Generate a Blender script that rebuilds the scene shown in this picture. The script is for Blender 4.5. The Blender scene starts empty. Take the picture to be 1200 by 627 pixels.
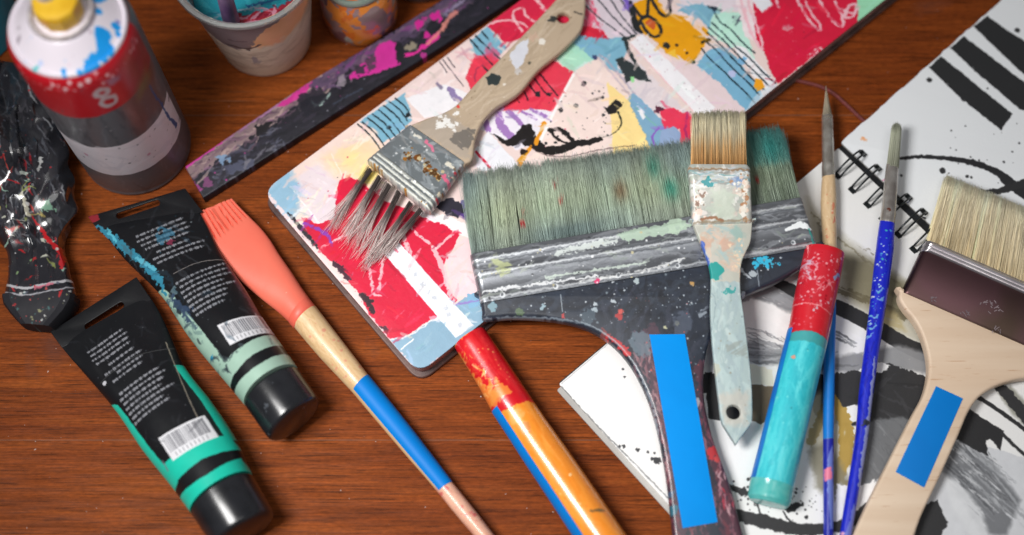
import bpy, bmesh, math, random
import numpy as np
from mathutils import Vector

# ------------------------------------------------------------------ camera, world, lamps, exposure
SC = bpy.context.scene
PW, PH, FPX = 1200.0, 627.0, 1700.0          # photo frame and focal length in its pixels
TILT, CAMH = math.radians(20.5), 0.806
cd = bpy.data.cameras.new('camera'); camera = bpy.data.objects.new('camera', cd)
SC.collection.objects.link(camera); SC.camera = camera
camera.location = (0, 0, CAMH); camera.rotation_euler = (TILT, 0, 0)
cd.sensor_width = 36.0; cd.lens = 36.0 * FPX / PW
cd.clip_start = 0.02; cd.clip_end = 50
cd.dof.use_dof = True; cd.dof.focus_distance = 0.842; cd.dof.aperture_fstop = 2.3

world = bpy.data.worlds.new('World'); SC.world = world; world.use_nodes = True
wn = world.node_tree; bgn = wn.nodes['Background']
bgn.inputs['Strength'].default_value = 0.23
wtc = wn.nodes.new('ShaderNodeTexCoord'); wno = wn.nodes.new('ShaderNodeTexNoise'); wrp = wn.nodes.new('ShaderNodeValToRGB')
wno.inputs['Scale'].default_value = 1.6; wno.inputs['Detail'].default_value = 1.0
wrp.color_ramp.elements[0].position = 0.35; wrp.color_ramp.elements[0].color = (0.25, 0.24, 0.25, 1)
wrp.color_ramp.elements[1].position = 0.68; wrp.color_ramp.elements[1].color = (1.0, 1.0, 1.03, 1)
wn.links.new(wtc.outputs['Generated'], wno.inputs['Vector']); wn.links.new(wno.outputs['Fac'], wrp.inputs['Fac'])
wn.links.new(wrp.outputs['Color'], bgn.inputs['Color'])

def lamp(name, loc, target, size, energy, col, spread=180):
    l = bpy.data.lights.new(name, 'AREA'); l.shape = 'RECTANGLE'; l.size, l.size_y = size
    l.energy = energy; l.color = col; l.spread = math.radians(spread)
    o = bpy.data.objects.new(name, l); SC.collection.objects.link(o); o.location = loc
    o.rotation_euler = (Vector(target) - Vector(loc)).to_track_quat('-Z', 'Y').to_euler()
    return o
lamp('window_light', (-0.38, 0.12, 0.82), (0.045, 0.25, 0.0), (0.22, 0.32), 1.82, (1.0, 0.985, 0.965), 74)
lamp('fill_light', (0.25, 0.05, 1.7), (0.05, 0.25, 0.0), (0.6, 0.6), 1.5, (1.0, 0.99, 0.97), 120)  # unseen fill lamp, added to lift the light evenly

SC.view_settings.view_transform = 'Standard'; SC.view_settings.look = 'None'
SC.view_settings.exposure = 0.0; SC.view_settings.gamma = 1.0
SC.render.engine = 'CYCLES'

# ------------------------------------------------------------------ geometry helpers
CAM = np.array((0, 0, CAMH))
AX_D = np.array((0, math.sin(TILT), -math.cos(TILT))); AX_R = np.array((1.0, 0, 0)); AX_U = np.array((0, math.cos(TILT), math.sin(TILT)))

class Plane:
    """z = a + b x + c y (metres)"""
    def __init__(s, a, b=0.0, c=0.0): s.a, s.b, s.c = a, b, c
    def z(s, x, y): return s.a + s.b * x + s.c * y
    def up(s, d): return Plane(s.a + d * 0.001, s.b, s.c)
def flat(mm): return Plane(mm * 0.001)
def P(p, pl):
    """the point of a table-parallel or tilted plane that the given photo point shows"""
    r = FPX * AX_D + (p[0] - PW / 2) * AX_R + (PH / 2 - p[1]) * AX_U
    t = (pl.a - CAM[2]) / (r[2] - pl.b * r[0] - pl.c * r[1])
    return CAM + t * r
def plane3(*pz):
    pts = [P(q[:2], flat(q[2])) for q in pz]
    A = np.array([[1, p[0], p[1]] for p in pts]); s = np.linalg.solve(A, np.array([p[2] for p in pts]))
    return Plane(*s)

def catmull(pts, n=8, closed=False):
    pts = [np.array(p, float) for p in pts]; m = len(pts); out = []
    for i in range(m if closed else m - 1):
        if closed: a, b, c, d = pts[i - 1], pts[i], pts[(i + 1) % m], pts[(i + 2) % m]
        else: a, b, c, d = pts[max(i - 1, 0)], pts[i], pts[i + 1], pts[min(i + 2, m - 1)]
        for k in range(n):
            t = k / n
            out.append(0.5 * ((2 * b) + (c - a) * t + (2 * a - 5 * b + 4 * c - d) * t * t + (3 * b - a - 3 * c + d) * t ** 3))
    if not closed: out.append(pts[-1])
    return out

# ------------------------------------------------------------------ objects
def thing(name, label, cat, loc=(0, 0, 0), group=None):
    o = bpy.data.objects.new(name, None); SC.collection.objects.link(o)
    o.location = loc; o.empty_display_size = 0.02
    o['label'] = label; o['category'] = cat
    if group: o['group'] = group
    return o
def origin(o):
    v = np.zeros(3)
    while o is not None: v = v + np.array(o.location); o = o.parent
    return v
def place(name, me, mat, parent=None, label=None):
    o = bpy.data.objects.new(name, me); SC.collection.objects.link(o)
    for m in (mat if isinstance(mat, (list, tuple)) else [mat]): me.materials.append(m)
    if parent is not None:
        o.parent = parent; off = origin(parent)
        co = np.empty(len(me.vertices) * 3, 'f'); me.vertices.foreach_get('co', co)
        co = co.reshape(-1, 3) - off.astype('f'); me.vertices.foreach_set('co', co.ravel()); me.update()
    if label: o['label'] = label
    return o
def mesh(verts, faces, sharp=38, uvc=None):
    me = bpy.data.meshes.new('m'); me.from_pydata([tuple(map(float, v)) for v in verts], [], [tuple(f) for f in faces]); me.update()
    bm = bmesh.new(); bm.from_mesh(me); bmesh.ops.recalc_face_normals(bm, faces=bm.faces); bm.to_mesh(me); bm.free()
    smooth(me, sharp)
    if uvc is not None: planar_uv(me, uvc)
    return me
def smooth(me, sharp=38):
    me.polygons.foreach_set('use_smooth', [True] * len(me.polygons))
    if sharp < 180: me.set_sharp_from_angle(angle=math.radians(sharp))
def planar_uv(me, cv):
    uv = me.uv_layers.new(name='UVMap'); n = len(me.loops)
    li = np.empty(n, 'i'); me.loops.foreach_get('vertex_index', li)
    co = np.empty(len(me.vertices) * 3, 'f'); me.vertices.foreach_get('co', co); co = co.reshape(-1, 3)
    u = (co[li, 0] - cv.x0) / (cv.x1 - cv.x0); v = (co[li, 1] - cv.y0) / (cv.y1 - cv.y0)
    uv.data.foreach_set('uv', np.stack([u, v], 1).astype('f').ravel())

def section(hw, ht, kind, n):
    if kind == 'ell':
        a = np.linspace(0, 2 * np.pi, n, endpoint=False); return np.stack([hw * np.cos(a), ht * np.sin(a)], 1)
    r = min(hw, ht) * (kind if isinstance(kind, float) else 0.7); m = n // 4; out = []
    for q, (sx, sy) in enumerate(((1, 1), (-1, 1), (-1, -1), (1, -1))):
        for k in range(m):
            a = q * np.pi / 2 + (np.pi / 2) * k / (m - 1)
            out.append((sx * (hw - r) + r * math.cos(a), sy * (ht - r) + r * math.sin(a)))
    return np.array(out)
def loft(st, pl, n=32, sharp=38, uvc=None, sub=0, arc=None, cap=True, grow=0.0, noise=None):
    """st: list of (left px, right px, half thickness mm, kind); sections stand between those two points of the plane"""
    rows = []
    for l, r, ht, kind in st:
        L, R = P(l, pl), P(r, pl); rows.append(((L + R) / 2, (R - L), np.linalg.norm(R - L) / 2, ht * 0.001, kind))
    if sub:
        c = catmull([np.concatenate([q[0], q[1], [q[2], q[3]]]) for q in rows], sub); kinds = []
        for i in range(len(rows) - 1): kinds += [rows[i][4]] * sub
        kinds.append(rows[-1][4]); rows = [(v[:3], v[3:6], max(v[6], 1e-5), max(v[7], 1e-5), k) for v, k in zip(c, kinds)]
    V, F = [], []
    for i, (c, rv, hw, ht, kind) in enumerate(rows):
        ax = rows[min(i + 1, len(rows) - 1)][0] - rows[max(i - 1, 0)][0]
        rv = rv / np.linalg.norm(rv); up = np.cross(rv, ax); up /= np.linalg.norm(up)
        if up[2] < 0: up = -up
        if arc:
            a = np.radians(np.linspace(arc[0], arc[1], n)); s = np.stack([(hw + grow) * np.cos(a), (ht + grow) * np.sin(a)], 1)
        else: s = section(hw + grow, ht + grow, kind, n)
        for (x, y) in s: V.append(c + rv * x + up * y)
    m = len(V) // len(rows)
    if noise is not None: V = noise(np.array(V), m)
    for i in range(len(rows) - 1):
        for k in range(m if not arc else m - 1):
            a, b = i * m + k, i * m + (k + 1) % m; F.append((a, b, b + m, a + m))
    if not arc and cap:
        F.append(tuple(range(m))); F.append(tuple(range((len(rows) - 1) * m, len(rows) * m)))
    return mesh(V, F, sharp, uvc)

def plate(outline, pl, thick, bevel=0.6, holes=(), uvc=None, n=8, world=False, sharp=50):
    """flat board: outline (photo px on plane pl, its mid height), thickness mm, rounded edge; holes are (centre px, radius mm)"""
    cu = bpy.data.curves.new('c', 'CURVE'); cu.dimensions = '2D'; cu.fill_mode = 'BOTH'
    b = bevel * 0.001; cu.extrude = max(thick * 0.0005 - b, 1e-6); cu.bevel_depth = b; cu.bevel_resolution = 3; cu.offset = -b
    loops = [[(p if world else P(p, pl))[:2] for p in (catmull(outline, n, True) if n > 1 else outline)]]
    for c, r in holes:
        if r is None: loops.append([P(p, pl)[:2] for p in c]); continue
        h = P(c, pl); loops.append([(h[0] + r * 0.001 * math.cos(-a), h[1] + r * 0.001 * math.sin(-a)) for a in np.linspace(0, 2 * math.pi, 28, endpoint=False)])
    for lp in loops:
        sp = cu.splines.new('POLY'); sp.points.add(len(lp) - 1); sp.use_cyclic_u = True
        sp.points.foreach_set('co', np.array([(x, y, 0, 1) for x, y in lp], 'f').ravel())
    o = bpy.data.objects.new('c', cu); SC.collection.objects.link(o)
    bpy.context.view_layer.update()
    me = bpy.data.meshes.new_from_object(o.evaluated_get(bpy.context.evaluated_depsgraph_get()))
    bpy.data.objects.remove(o); bpy.data.curves.remove(cu)
    bm = bmesh.new(); bm.from_mesh(me); bmesh.ops.remove_doubles(bm, verts=bm.verts, dist=1e-6); bmesh.ops.recalc_face_normals(bm, faces=bm.faces); bm.to_mesh(me); bm.free()
    co = np.empty(len(me.vertices) * 3, 'f'); me.vertices.foreach_get('co', co); co = co.reshape(-1, 3)
    co[:, 2] += pl.a + pl.b * co[:, 0] + pl.c * co[:, 1]; me.vertices.foreach_set('co', co.ravel()); me.materials.clear(); me.update()
    smooth(me, sharp)
    for l in list(me.uv_layers): me.uv_layers.remove(l)
    if uvc is not None: planar_uv(me, uvc)
    return me
def lathe(prof, c, n=64, sharp=35, cap=True):
    """prof: (radius mm, height mm) from the bottom up round the vertical through c"""
    V, F = [], []
    for r, h in prof:
        for k in range(n):
            a = 2 * math.pi * k / n; V.append((c[0] + r * .001 * math.cos(a), c[1] + r * .001 * math.sin(a), c[2] + h * .001))
    for i in range(len(prof) - 1):
        for k in range(n):
            a, b = i * n + k, i * n + (k + 1) % n; F.append((a, b, b + n, a + n))
    if cap and prof[0][0] > 0.01: F.append(tuple(range(n)))
    if cap and prof[-1][0] > 0.01: F.append(tuple(range((len(prof) - 1) * n, len(prof) * n)))
    return mesh(V, F, sharp)
def tube(pts, r, n=10, sub=0):
    pts = [np.array(p, float) for p in pts]
    if sub:
        if hasattr(r, '__len__'): r = np.interp(np.linspace(0, 1, (len(pts) - 1) * sub + 1), np.linspace(0, 1, len(r)), r)
        pts = catmull(pts, sub)
    V, F = [], []; up0 = np.array((0, 0, 1.0))
    for i, p in enumerate(pts):
        t = pts[min(i + 1, len(pts) - 1)] - pts[max(i - 1, 0)]; t /= np.linalg.norm(t)
        a = np.cross(t, up0) if abs(t[2]) < 0.95 else np.cross(t, np.array((0.3, 1.0, 0))); a /= np.linalg.norm(a); b = np.cross(a, t)
        rr = r[i] if hasattr(r, '__len__') else r
        for k in range(n):
            w = 2 * math.pi * k / n; V.append(p + rr * (a * math.cos(w) + b * math.sin(w)))
    for i in range(len(pts) - 1):
        for k in range(n):
            q, s = i * n + k, i * n + (k + 1) % n; F.append((q, s, s + n, q + n))
    F.append(tuple(range(n))); F.append(tuple(range((len(pts) - 1) * n, len(pts) * n)))
    return mesh(V, F)

def lin(c):
    c = np.asarray(c, float) / 255.0
    return np.where(c <= 0.04045, c / 12.92, ((c + 0.055) / 1.055) ** 2.4)
def strands(root, tip, width, colour, seg=5, bend=None):
    """hair-like strands: root, tip (n,3) metres, width (n) metres, colour f(i array, t) -> (n,3) sRGB 0-255; every strand a thin tapering prism"""
    n = len(root); ts = np.linspace(0, 1, seg + 1); ax = tip - root; L = np.linalg.norm(ax, axis=1, keepdims=True); ax = ax / L
    a = np.cross(ax, np.array((0, 0, 1.0))); a /= np.linalg.norm(a, axis=1, keepdims=True); b = np.cross(a, ax)
    V = np.empty((n, seg + 1, 3, 3)); C = np.empty((n, seg + 1, 3, 4)); C[..., 3] = 1
    for j, t in enumerate(ts):
        c = root + (tip - root) * t
        if bend is not None: c = c + bend * (t * t)[..., None] if np.ndim(t) else c + bend * (t * t)
        w = width * (1 - 0.55 * t ** 3); col = lin(np.clip(colour(np.arange(n), t), 0, 255))
        for k in range(3):
            w_ = 2 * math.pi * k / 3 + 0.5
            V[:, j, k] = c + (a * math.cos(w_) + b * math.sin(w_)) * w[:, None]; C[:, j, k, :3] = col
    base = np.arange(n)[:, None, None] * (seg + 1) * 3; j = np.arange(seg)[None, :, None] * 3; k = np.arange(3)[None, None, :]
    q0 = base + j + k; q1 = base + j + (k + 1) % 3
    Q = np.stack([q0, q1, q1 + 3, q0 + 3], -1).reshape(-1, 4)
    T = (np.arange(n)[:, None] * (seg + 1) * 3 + seg * 3 + np.arange(3)[None]).reshape(-1, 3)
    me = bpy.data.meshes.new('m'); nv = V.size // 3
    me.vertices.add(nv); me.vertices.foreach_set('co', V.astype('f').ravel())
    loops = np.concatenate([Q.ravel(), T.ravel()]).astype('i'); me.loops.add(len(loops)); me.loops.foreach_set('vertex_index', loops)
    starts = np.concatenate([np.arange(len(Q)) * 4, len(Q) * 4 + np.arange(len(T)) * 3]).astype('i')
    me.polygons.add(len(starts)); me.polygons.foreach_set('loop_start', starts)
    me.polygons.foreach_set('loop_total', np.concatenate([np.full(len(Q), 4), np.full(len(T), 3)]).astype('i'))
    me.update(calc_edges=True); me.validate()
    me.polygons.foreach_set('use_smooth', [True] * len(me.polygons))
    at = me.color_attributes.new('Col', 'FLOAT_COLOR', 'POINT'); at.data.foreach_set('color', C.astype('f').ravel())
    return me

# ------------------------------------------------------------------ paint: procedural colour maps for flat painted surfaces
_T = {}
def vnoise(x, y, seed=0):
    if seed not in _T: _T[seed] = np.random.default_rng(seed + 77).random((256, 256))
    T = _T[seed]; xi = np.floor(x).astype(int); yi = np.floor(y).astype(int); fx = x - xi; fy = y - yi
    fx = fx * fx * (3 - 2 * fx); fy = fy * fy * (3 - 2 * fy); xi &= 255; yi &= 255; x1 = (xi + 1) & 255; y1 = (yi + 1) & 255
    return (T[yi, xi] * (1 - fx) + T[yi, x1] * fx) * (1 - fy) + (T[y1, xi] * (1 - fx) + T[y1, x1] * fx) * fy
def fbm(x, y, seed=0, o=4):
    s = 0; a = 0.5; t = 0
    for i in range(o): s = s + a * vnoise(x * 2 ** i + 17 * i, y * 2 ** i + 31 * i, seed + i); t += a; a *= 0.55
    return s / t
class Canvas:
    """a painted surface lying on a plane: strokes are given where the photo shows them"""
    def __init__(s, pts, pl, base, res=3.4, pad=6, metal=0.0, seed=1):
        w = np.array([P(p, pl) for p in pts]); pad *= .001
        s.x0, s.y0 = w[:, 0].min() - pad, w[:, 1].min() - pad; s.x1, s.y1 = w[:, 0].max() + pad, w[:, 1].max() + pad
        s.k = res * 1000; s.w = int((s.x1 - s.x0) * s.k); s.h = int((s.y1 - s.y0) * s.k); s.pl = pl; s.seed = seed
        s.a = np.empty((s.h, s.w, 4), 'f'); s.a[..., :3] = np.array(base) / 255.0; s.a[..., 3] = metal
        s.s = s.k / 2050.0; s.r = np.random.default_rng(seed)      # canvas pixels per photo pixel
    def c(s, p):
        q = P(p, s.pl); return np.array(((q[0] - s.x0) * s.k, (q[1] - s.y0) * s.k))
    def _win(s, q, m):
        x0 = max(int(q[:, 0].min() - m), 0); x1 = min(int(q[:, 0].max() + m) + 1, s.w); y0 = max(int(q[:, 1].min() - m), 0); y1 = min(int(q[:, 1].max() + m) + 1, s.h)
        if x1 <= x0 or y1 <= y0: return None
        X, Y = np.meshgrid(np.arange(x0, x1) + .5, np.arange(y0, y1) + .5); return x0, x1, y0, y1, X, Y
    def _put(s, win, m, col, alpha, dry, metal, mottle=0.03):
        x0, x1, y0, y1, X, Y = win; s.seed += 1
        if dry:
            ang, amt = dry; d = np.radians(ang); u = X * np.cos(d) + Y * np.sin(d); v = -X * np.sin(d) + Y * np.cos(d)
            nz = 0.6 * fbm(u / (40 * s.s), v / (2.6 * s.s), s.seed % 40) + 0.4 * fbm(X / (12 * s.s), Y / (12 * s.s), 5 + s.seed % 40)
            m = m * np.clip((nz - amt) / 0.10 + .5, 0, 1)
        m = (m * alpha)[..., None]
        cc = np.array(col, 'f') / 255.0 * (1 + mottle * 2 * (fbm(X / (9 * s.s), Y / (9 * s.s), 3 + s.seed % 20) - .5))[..., None]
        t = s.a[y0:y1, x0:x1]; t[..., :3] = t[..., :3] * (1 - m) + cc * m; t[..., 3:] = t[..., 3:] * (1 - m) + metal * m
    def poly(s, pts, col, rough=1.2, alpha=1.0, dry=None, metal=0.0, soft=0.0, mottle=0.03, smooth=0):
        if smooth: pts = catmull(pts, smooth, True)
        q = np.array([s.c(p) for p in pts]); win = s._win(q, 4 + (rough + soft) * 3 * s.s)
        if win is None: return
        X, Y = win[4], win[5]; s.seed += 1
        if rough:
            ex = (fbm(X / (5 * s.s), Y / (5 * s.s), s.seed % 50) - .5) * 4 * rough * s.s; ey = (fbm(X / (5 * s.s), Y / (5 * s.s), 9 + s.seed % 50) - .5) * 4 * rough * s.s
            X = X + ex; Y = Y + ey
        ins = np.zeros(X.shape, bool); dist = np.full(X.shape, 1e9)
        for i in range(len(q)):
            a, b = q[i], q[(i + 1) % len(q)]
            if a[1] != b[1]:
                cr = (a[1] > Y) != (b[1] > Y); ins ^= cr & (X < (b[0] - a[0]) * (Y - a[1]) / (b[1] - a[1]) + a[0])
            d = b - a; L = max(d @ d, 1e-9); t = np.clip(((X - a[0]) * d[0] + (Y - a[1]) * d[1]) / L, 0, 1)
            dist = np.minimum(dist, (X - a[0] - t * d[0]) ** 2 + (Y - a[1] - t * d[1]) ** 2)
        sd = np.where(ins, 1, -1) * np.sqrt(dist); e = max(0.6, soft * s.s)
        s._put(win, np.clip(sd / (2 * e) + .5, 0, 1), col, alpha, dry, metal, mottle)
    def line(s, pts, w, col, rough=0.4, alpha=1.0, dry=None, smooth=6, metal=0.0, soft=0.0):
        ws = np.array(w if hasattr(w, '__len__') else [w] * len(pts), float)
        if smooth and len(pts) > 2:
            z = catmull([np.array((p[0], p[1], k)) for p, k in zip(pts, ws)], smooth); pts = [p[:2] for p in z]; ws = np.array([p[2] for p in z])
        q = np.array([s.c(p) for p in pts]); win = s._win(q, ws.max() * s.s + 5 + rough * 3 * s.s)
        if win is None: return
        X, Y = win[4], win[5]; s.seed += 1
        if rough:
            ex = (fbm(X / (4 * s.s), Y / (4 * s.s), s.seed % 50) - .5) * 4 * rough * s.s; ey = (fbm(X / (4 * s.s), Y / (4 * s.s), 7 + s.seed % 50) - .5) * 4 * rough * s.s
            X = X + ex; Y = Y + ey
        best = np.full(X.shape, -1e9)
        for i in range(len(q) - 1):
            a, b = q[i], q[i + 1]; d = b - a; L = max(d @ d, 1e-9); t = np.clip(((X - a[0]) * d[0] + (Y - a[1]) * d[1]) / L, 0, 1)
            best = np.maximum(best, (ws[i] + (ws[i + 1] - ws[i]) * t) * s.s / 2 - np.sqrt((X - a[0] - t * d[0]) ** 2 + (Y - a[1] - t * d[1]) ** 2))
        e = max(0.6, soft * s.s); s._put(win, np.clip(best / (2 * e) + .5, 0, 1), col, alpha, dry, metal)
    def blot(s, p, r, col, rough=0.35, alpha=1.0, soft=0.0, metal=0.0, dry=None):
        q = s.c(p); R = r * s.s; win = s._win(np.array([q]), R * 1.8 + 3)
        if win is None: return
        X, Y = win[4] - q[0], win[5] - q[1]; s.seed += 1; f = s.seed * 3.7
        nz = fbm(X / (R * .9) + f, Y / (R * .9) + f, s.seed % 50, 3) - .5
        s._put(win, np.clip((R * (1 + rough * 3 * nz) - np.hypot(X, Y)) / (2 * max(.6, soft * s.s)) + .5, 0, 1), col, alpha, dry, metal)
    def dots(s, n, area, rmin, rmax, cols, alpha=1.0, power=2.5, metal=0.0):
        """specks scattered in the quad area = (x0, y0, x1, y1) or a list of four corners"""
        for i in range(n):
            u, v = s.r.random(2)
            if len(area) == 4 and not hasattr(area[0], '__len__'): p = (area[0] + (area[2] - area[0]) * u, area[1] + (area[3] - area[1]) * v)
            else:
                A = [np.array(t, float) for t in area]; p = (A[0] * (1 - u) + A[1] * u) * (1 - v) + (A[3] * (1 - u) + A[2] * u) * v
            s.blot(p, rmin + (rmax - rmin) * s.r.random() ** power, cols[int(s.r.integers(len(cols)))], .3, alpha, metal=metal)
    def smears(s, n, area, length, width, ang, cols, alpha=.8, spread=25, dry=0.42, curve=.25):
        for i in range(n):
            u, v = s.r.random(2); A = [np.array(t, float) for t in area]; p = (A[0] * (1 - u) + A[1] * u) * (1 - v) + (A[3] * (1 - u) + A[2] * u) * v
            a = math.radians(ang + s.r.normal() * spread); l = length * (.4 + s.r.random()); d = np.array((math.cos(a), math.sin(a))) * l / 2; b = np.array((-d[1], d[0])) * s.r.normal() * curve
            s.line([p - d, p + b, p + d], [width * .5, width * (.6 + .8 * s.r.random()), width * .3], cols[int(s.r.integers(len(cols)))], 1.0, alpha, dry=(-math.degrees(a), dry) if dry else None, smooth=3)
    def strokes(s, n, area, length, width, angs, alpha=.5, var=.07, dry=.42, dark=.3):
        """loose brush marks in whatever colour lies underneath"""
        A = [np.array(t, float) for t in area]
        for i in range(n):
            u, v = s.r.random(2); p = (A[0] * (1 - u) + A[1] * u) * (1 - v) + (A[3] * (1 - u) + A[2] * u) * v; q = s.c(p); x, y = int(q[0]), int(q[1])
            if not (0 <= x < s.w and 0 <= y < s.h): continue
            col = s.a[y, x, :3] * 255
            if col.mean() < dark * 255: continue
            a = math.radians(angs[int(s.r.integers(len(angs)))] + s.r.normal() * 12); l = length * (.4 + s.r.random()); d = np.array((math.cos(a), math.sin(a))) * l / 2
            s.line([p - d, p + d * .1, p + d], [width * .6, width * (.6 + .9 * s.r.random()), width * .4], np.clip(col * (1 + s.r.normal() * var) + s.r.normal(0, 5, 3), 0, 255), .9, alpha, dry=(-math.degrees(a), dry), smooth=2, metal=float(s.a[y, x, 3]))
    def grain(s, amt, cell=6, ang=None, stretch=12):
        X, Y = np.meshgrid(np.arange(s.w) + .5, np.arange(s.h) + .5)
        if ang is not None:
            d = np.radians(ang); X, Y = (X * np.cos(d) + Y * np.sin(d)) / stretch, -X * np.sin(d) + Y * np.cos(d)
        s.a[..., :3] *= (1 + amt * 2 * (fbm(X / (cell * s.s), Y / (cell * s.s), s.seed % 60 + 3) - .5))[..., None]
    def image(s, name):
        im = bpy.data.images.new(name, s.w, s.h, alpha=True, float_buffer=False); im.alpha_mode = 'CHANNEL_PACKED'
        im.pixels.foreach_set(np.clip(s.a, 0, 1).astype('f').ravel()); im.update(); im.pack(); return im

class Wrap(Canvas):
    """paint map for a turned wall: coordinates are (millimetres round the wall, millimetres up)"""
    def __init__(s, wmm, hmm, base, res=3.0, seed=1):
        s.w, s.h = int(wmm * res), int(hmm * res); s.a = np.zeros((s.h, s.w, 4), 'f'); s.a[..., :3] = np.array(base) / 255.0; s.s = s.k = res; s.seed = seed; s.r = np.random.default_rng(seed)
    def c(s, p): return np.array((p[0] * s.k, p[1] * s.k), float)
def wrap_uv(me, c, hmm):
    uv = me.uv_layers.new(name='UVMap')
    for p in me.polygons:
        us = []
        for li in p.loop_indices:
            v = me.vertices[me.loops[li].vertex_index].co; us.append([li, (math.atan2(v.y - c[1], v.x - c[0]) / (2 * math.pi)) % 1.0, (v.z - c[2]) * 1000 / hmm])
        if max(u[1] for u in us) - min(u[1] for u in us) > .5:
            for u in us:
                if u[1] < .5: u[1] += 1
        for li, a, b in us: uv.data[li].uv = (a, b)

# ------------------------------------------------------------------ materials
def nodes(name):
    m = bpy.data.materials.new(name); m.use_nodes = True; nt = m.node_tree; return m, nt, nt.nodes['Principled BSDF']
def col4(c): return tuple(lin(c)) + (1,)
def bumpnode(nt, b, scale, strength, dist=0.0004, detail=4, stretch=None, coord='Object'):
    tc = nt.nodes.new('ShaderNodeTexCoord'); n = nt.nodes.new('ShaderNodeTexNoise'); n.inputs['Scale'].default_value = scale; n.inputs['Detail'].default_value = detail
    src = tc.outputs[coord]
    if stretch:
        mp = nt.nodes.new('ShaderNodeMapping'); mp.inputs['Scale'].default_value = stretch; nt.links.new(src, mp.inputs['Vector']); src = mp.outputs['Vector']
    nt.links.new(src, n.inputs['Vector']); bp = nt.nodes.new('ShaderNodeBump'); bp.inputs['Strength'].default_value = strength; bp.inputs['Distance'].default_value = dist
    nt.links.new(n.outputs['Fac'], bp.inputs['Height']); nt.links.new(bp.outputs['Normal'], b.inputs['Normal']); return n, bp
def painted(name, cv, rough=0.5, bump=0.25, scale=350, relief=0.0, coat=0.0, metal_rough=0.3, spec=0.5):
    """material of a painted surface: the procedural map's colour, bare metal where its alpha says so, brushed relief"""
    m, nt, b = nodes(name); t = nt.nodes.new('ShaderNodeTexImage'); t.image = cv.image(name); t.interpolation = 'Cubic'; t.extension = 'EXTEND'
    nt.links.new(t.outputs['Color'], b.inputs['Base Color']); nt.links.new(t.outputs['Alpha'], b.inputs['Metallic'])
    n, bp = bumpnode(nt, b, scale, bump)
    mr = nt.nodes.new('ShaderNodeMapRange'); mr.inputs['To Min'].default_value = rough - .1; mr.inputs['To Max'].default_value = rough + .12
    nt.links.new(n.outputs['Fac'], mr.inputs['Value'])
    mx = nt.nodes.new('ShaderNodeMix'); nt.links.new(t.outputs['Alpha'], mx.inputs['Factor']); nt.links.new(mr.outputs['Result'], mx.inputs[2]); mx.inputs[3].default_value = metal_rough
    nt.links.new(mx.outputs[0], b.inputs['Roughness'])
    if relief:
        b2 = nt.nodes.new('ShaderNodeBump'); b2.inputs['Strength'].default_value = relief; b2.inputs['Distance'].default_value = 0.0006
        bw = nt.nodes.new('ShaderNodeRGBToBW'); nt.links.new(t.outputs['Color'], bw.inputs['Color']); nt.links.new(bw.outputs['Val'], b2.inputs['Height'])
        nt.links.new(bp.outputs['Normal'], b2.inputs['Normal']); nt.links.new(b2.outputs['Normal'], b.inputs['Normal'])
    b.inputs['Coat Weight'].default_value = coat; b.inputs['Coat Roughness'].default_value = 0.12; b.inputs['Specular IOR Level'].default_value = spec
    return m
def plain(name, c1, c2=None, rough=0.45, metal=0.0, scale=60, bump=0.15, bscale=250, stretch=None, spots=None, trans=0.0, coat=0.0, lo=.35, hi=.65, detail=4, spec=.5):
    m, nt, b = nodes(name); c2 = c2 or c1
    tc = nt.nodes.new('ShaderNodeTexCoord'); n = nt.nodes.new('ShaderNodeTexNoise'); n.inputs['Scale'].default_value = scale; n.inputs['Detail'].default_value = detail; src = tc.outputs['Object']
    if stretch:
        mp = nt.nodes.new('ShaderNodeMapping'); mp.inputs['Scale'].default_value = stretch; nt.links.new(src, mp.inputs['Vector']); src = mp.outputs['Vector']
    nt.links.new(src, n.inputs['Vector']); rp = nt.nodes.new('ShaderNodeValToRGB'); rp.color_ramp.elements[0].color = col4(c1); rp.color_ramp.elements[1].color = col4(c2)
    rp.color_ramp.elements[0].position = lo; rp.color_ramp.elements[1].position = hi; nt.links.new(n.outputs['Fac'], rp.inputs['Fac']); out = rp.outputs['Color']
    for (c, sc, th, sd) in (spots or []):
        v = nt.nodes.new('ShaderNodeTexNoise'); v.noise_dimensions = '4D'; v.inputs['W'].default_value = sd; v.inputs['Scale'].default_value = sc; v.inputs['Detail'].default_value = 3
        nt.links.new(tc.outputs['Object'], v.inputs['Vector']); mr = nt.nodes.new('ShaderNodeMapRange'); mr.inputs['From Min'].default_value = th; mr.inputs['From Max'].default_value = th + .02
        nt.links.new(v.outputs['Fac'], mr.inputs['Value']); mx = nt.nodes.new('ShaderNodeMix'); mx.data_type = 'RGBA'; nt.links.new(mr.outputs['Result'], mx.inputs['Factor'])
        nt.links.new(out, mx.inputs['A']); mx.inputs['B'].default_value = col4(c); out = mx.outputs['Result']
    nt.links.new(out, b.inputs['Base Color']); b.inputs['Roughness'].default_value = rough; b.inputs['Metallic'].default_value = metal
    b.inputs['Specular IOR Level'].default_value = spec; b.inputs['Transmission Weight'].default_value = trans; b.inputs['Coat Weight'].default_value = coat
    if bump: bumpnode(nt, b, bscale, bump)
    return m
def hair(name, rough=0.7):
    m, nt, b = nodes(name); a = nt.nodes.new('ShaderNodeAttribute'); a.attribute_name = 'Col'; nt.links.new(a.outputs['Color'], b.inputs['Base Color']); b.inputs['Roughness'].default_value = rough
    b.inputs['Specular IOR Level'].default_value = 0.18; return m
HAIR = hair('bristle hair')
STICK2 = plain('deep blue vinyl sticker', (0, 116, 198), (0, 122, 206), rough=0.5, scale=30, bump=0.05, spec=.2)
STICK = plain('blue vinyl sticker', (0, 136, 220), (0, 142, 228), rough=0.6, scale=30, bump=0.04, spec=.12)

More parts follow.
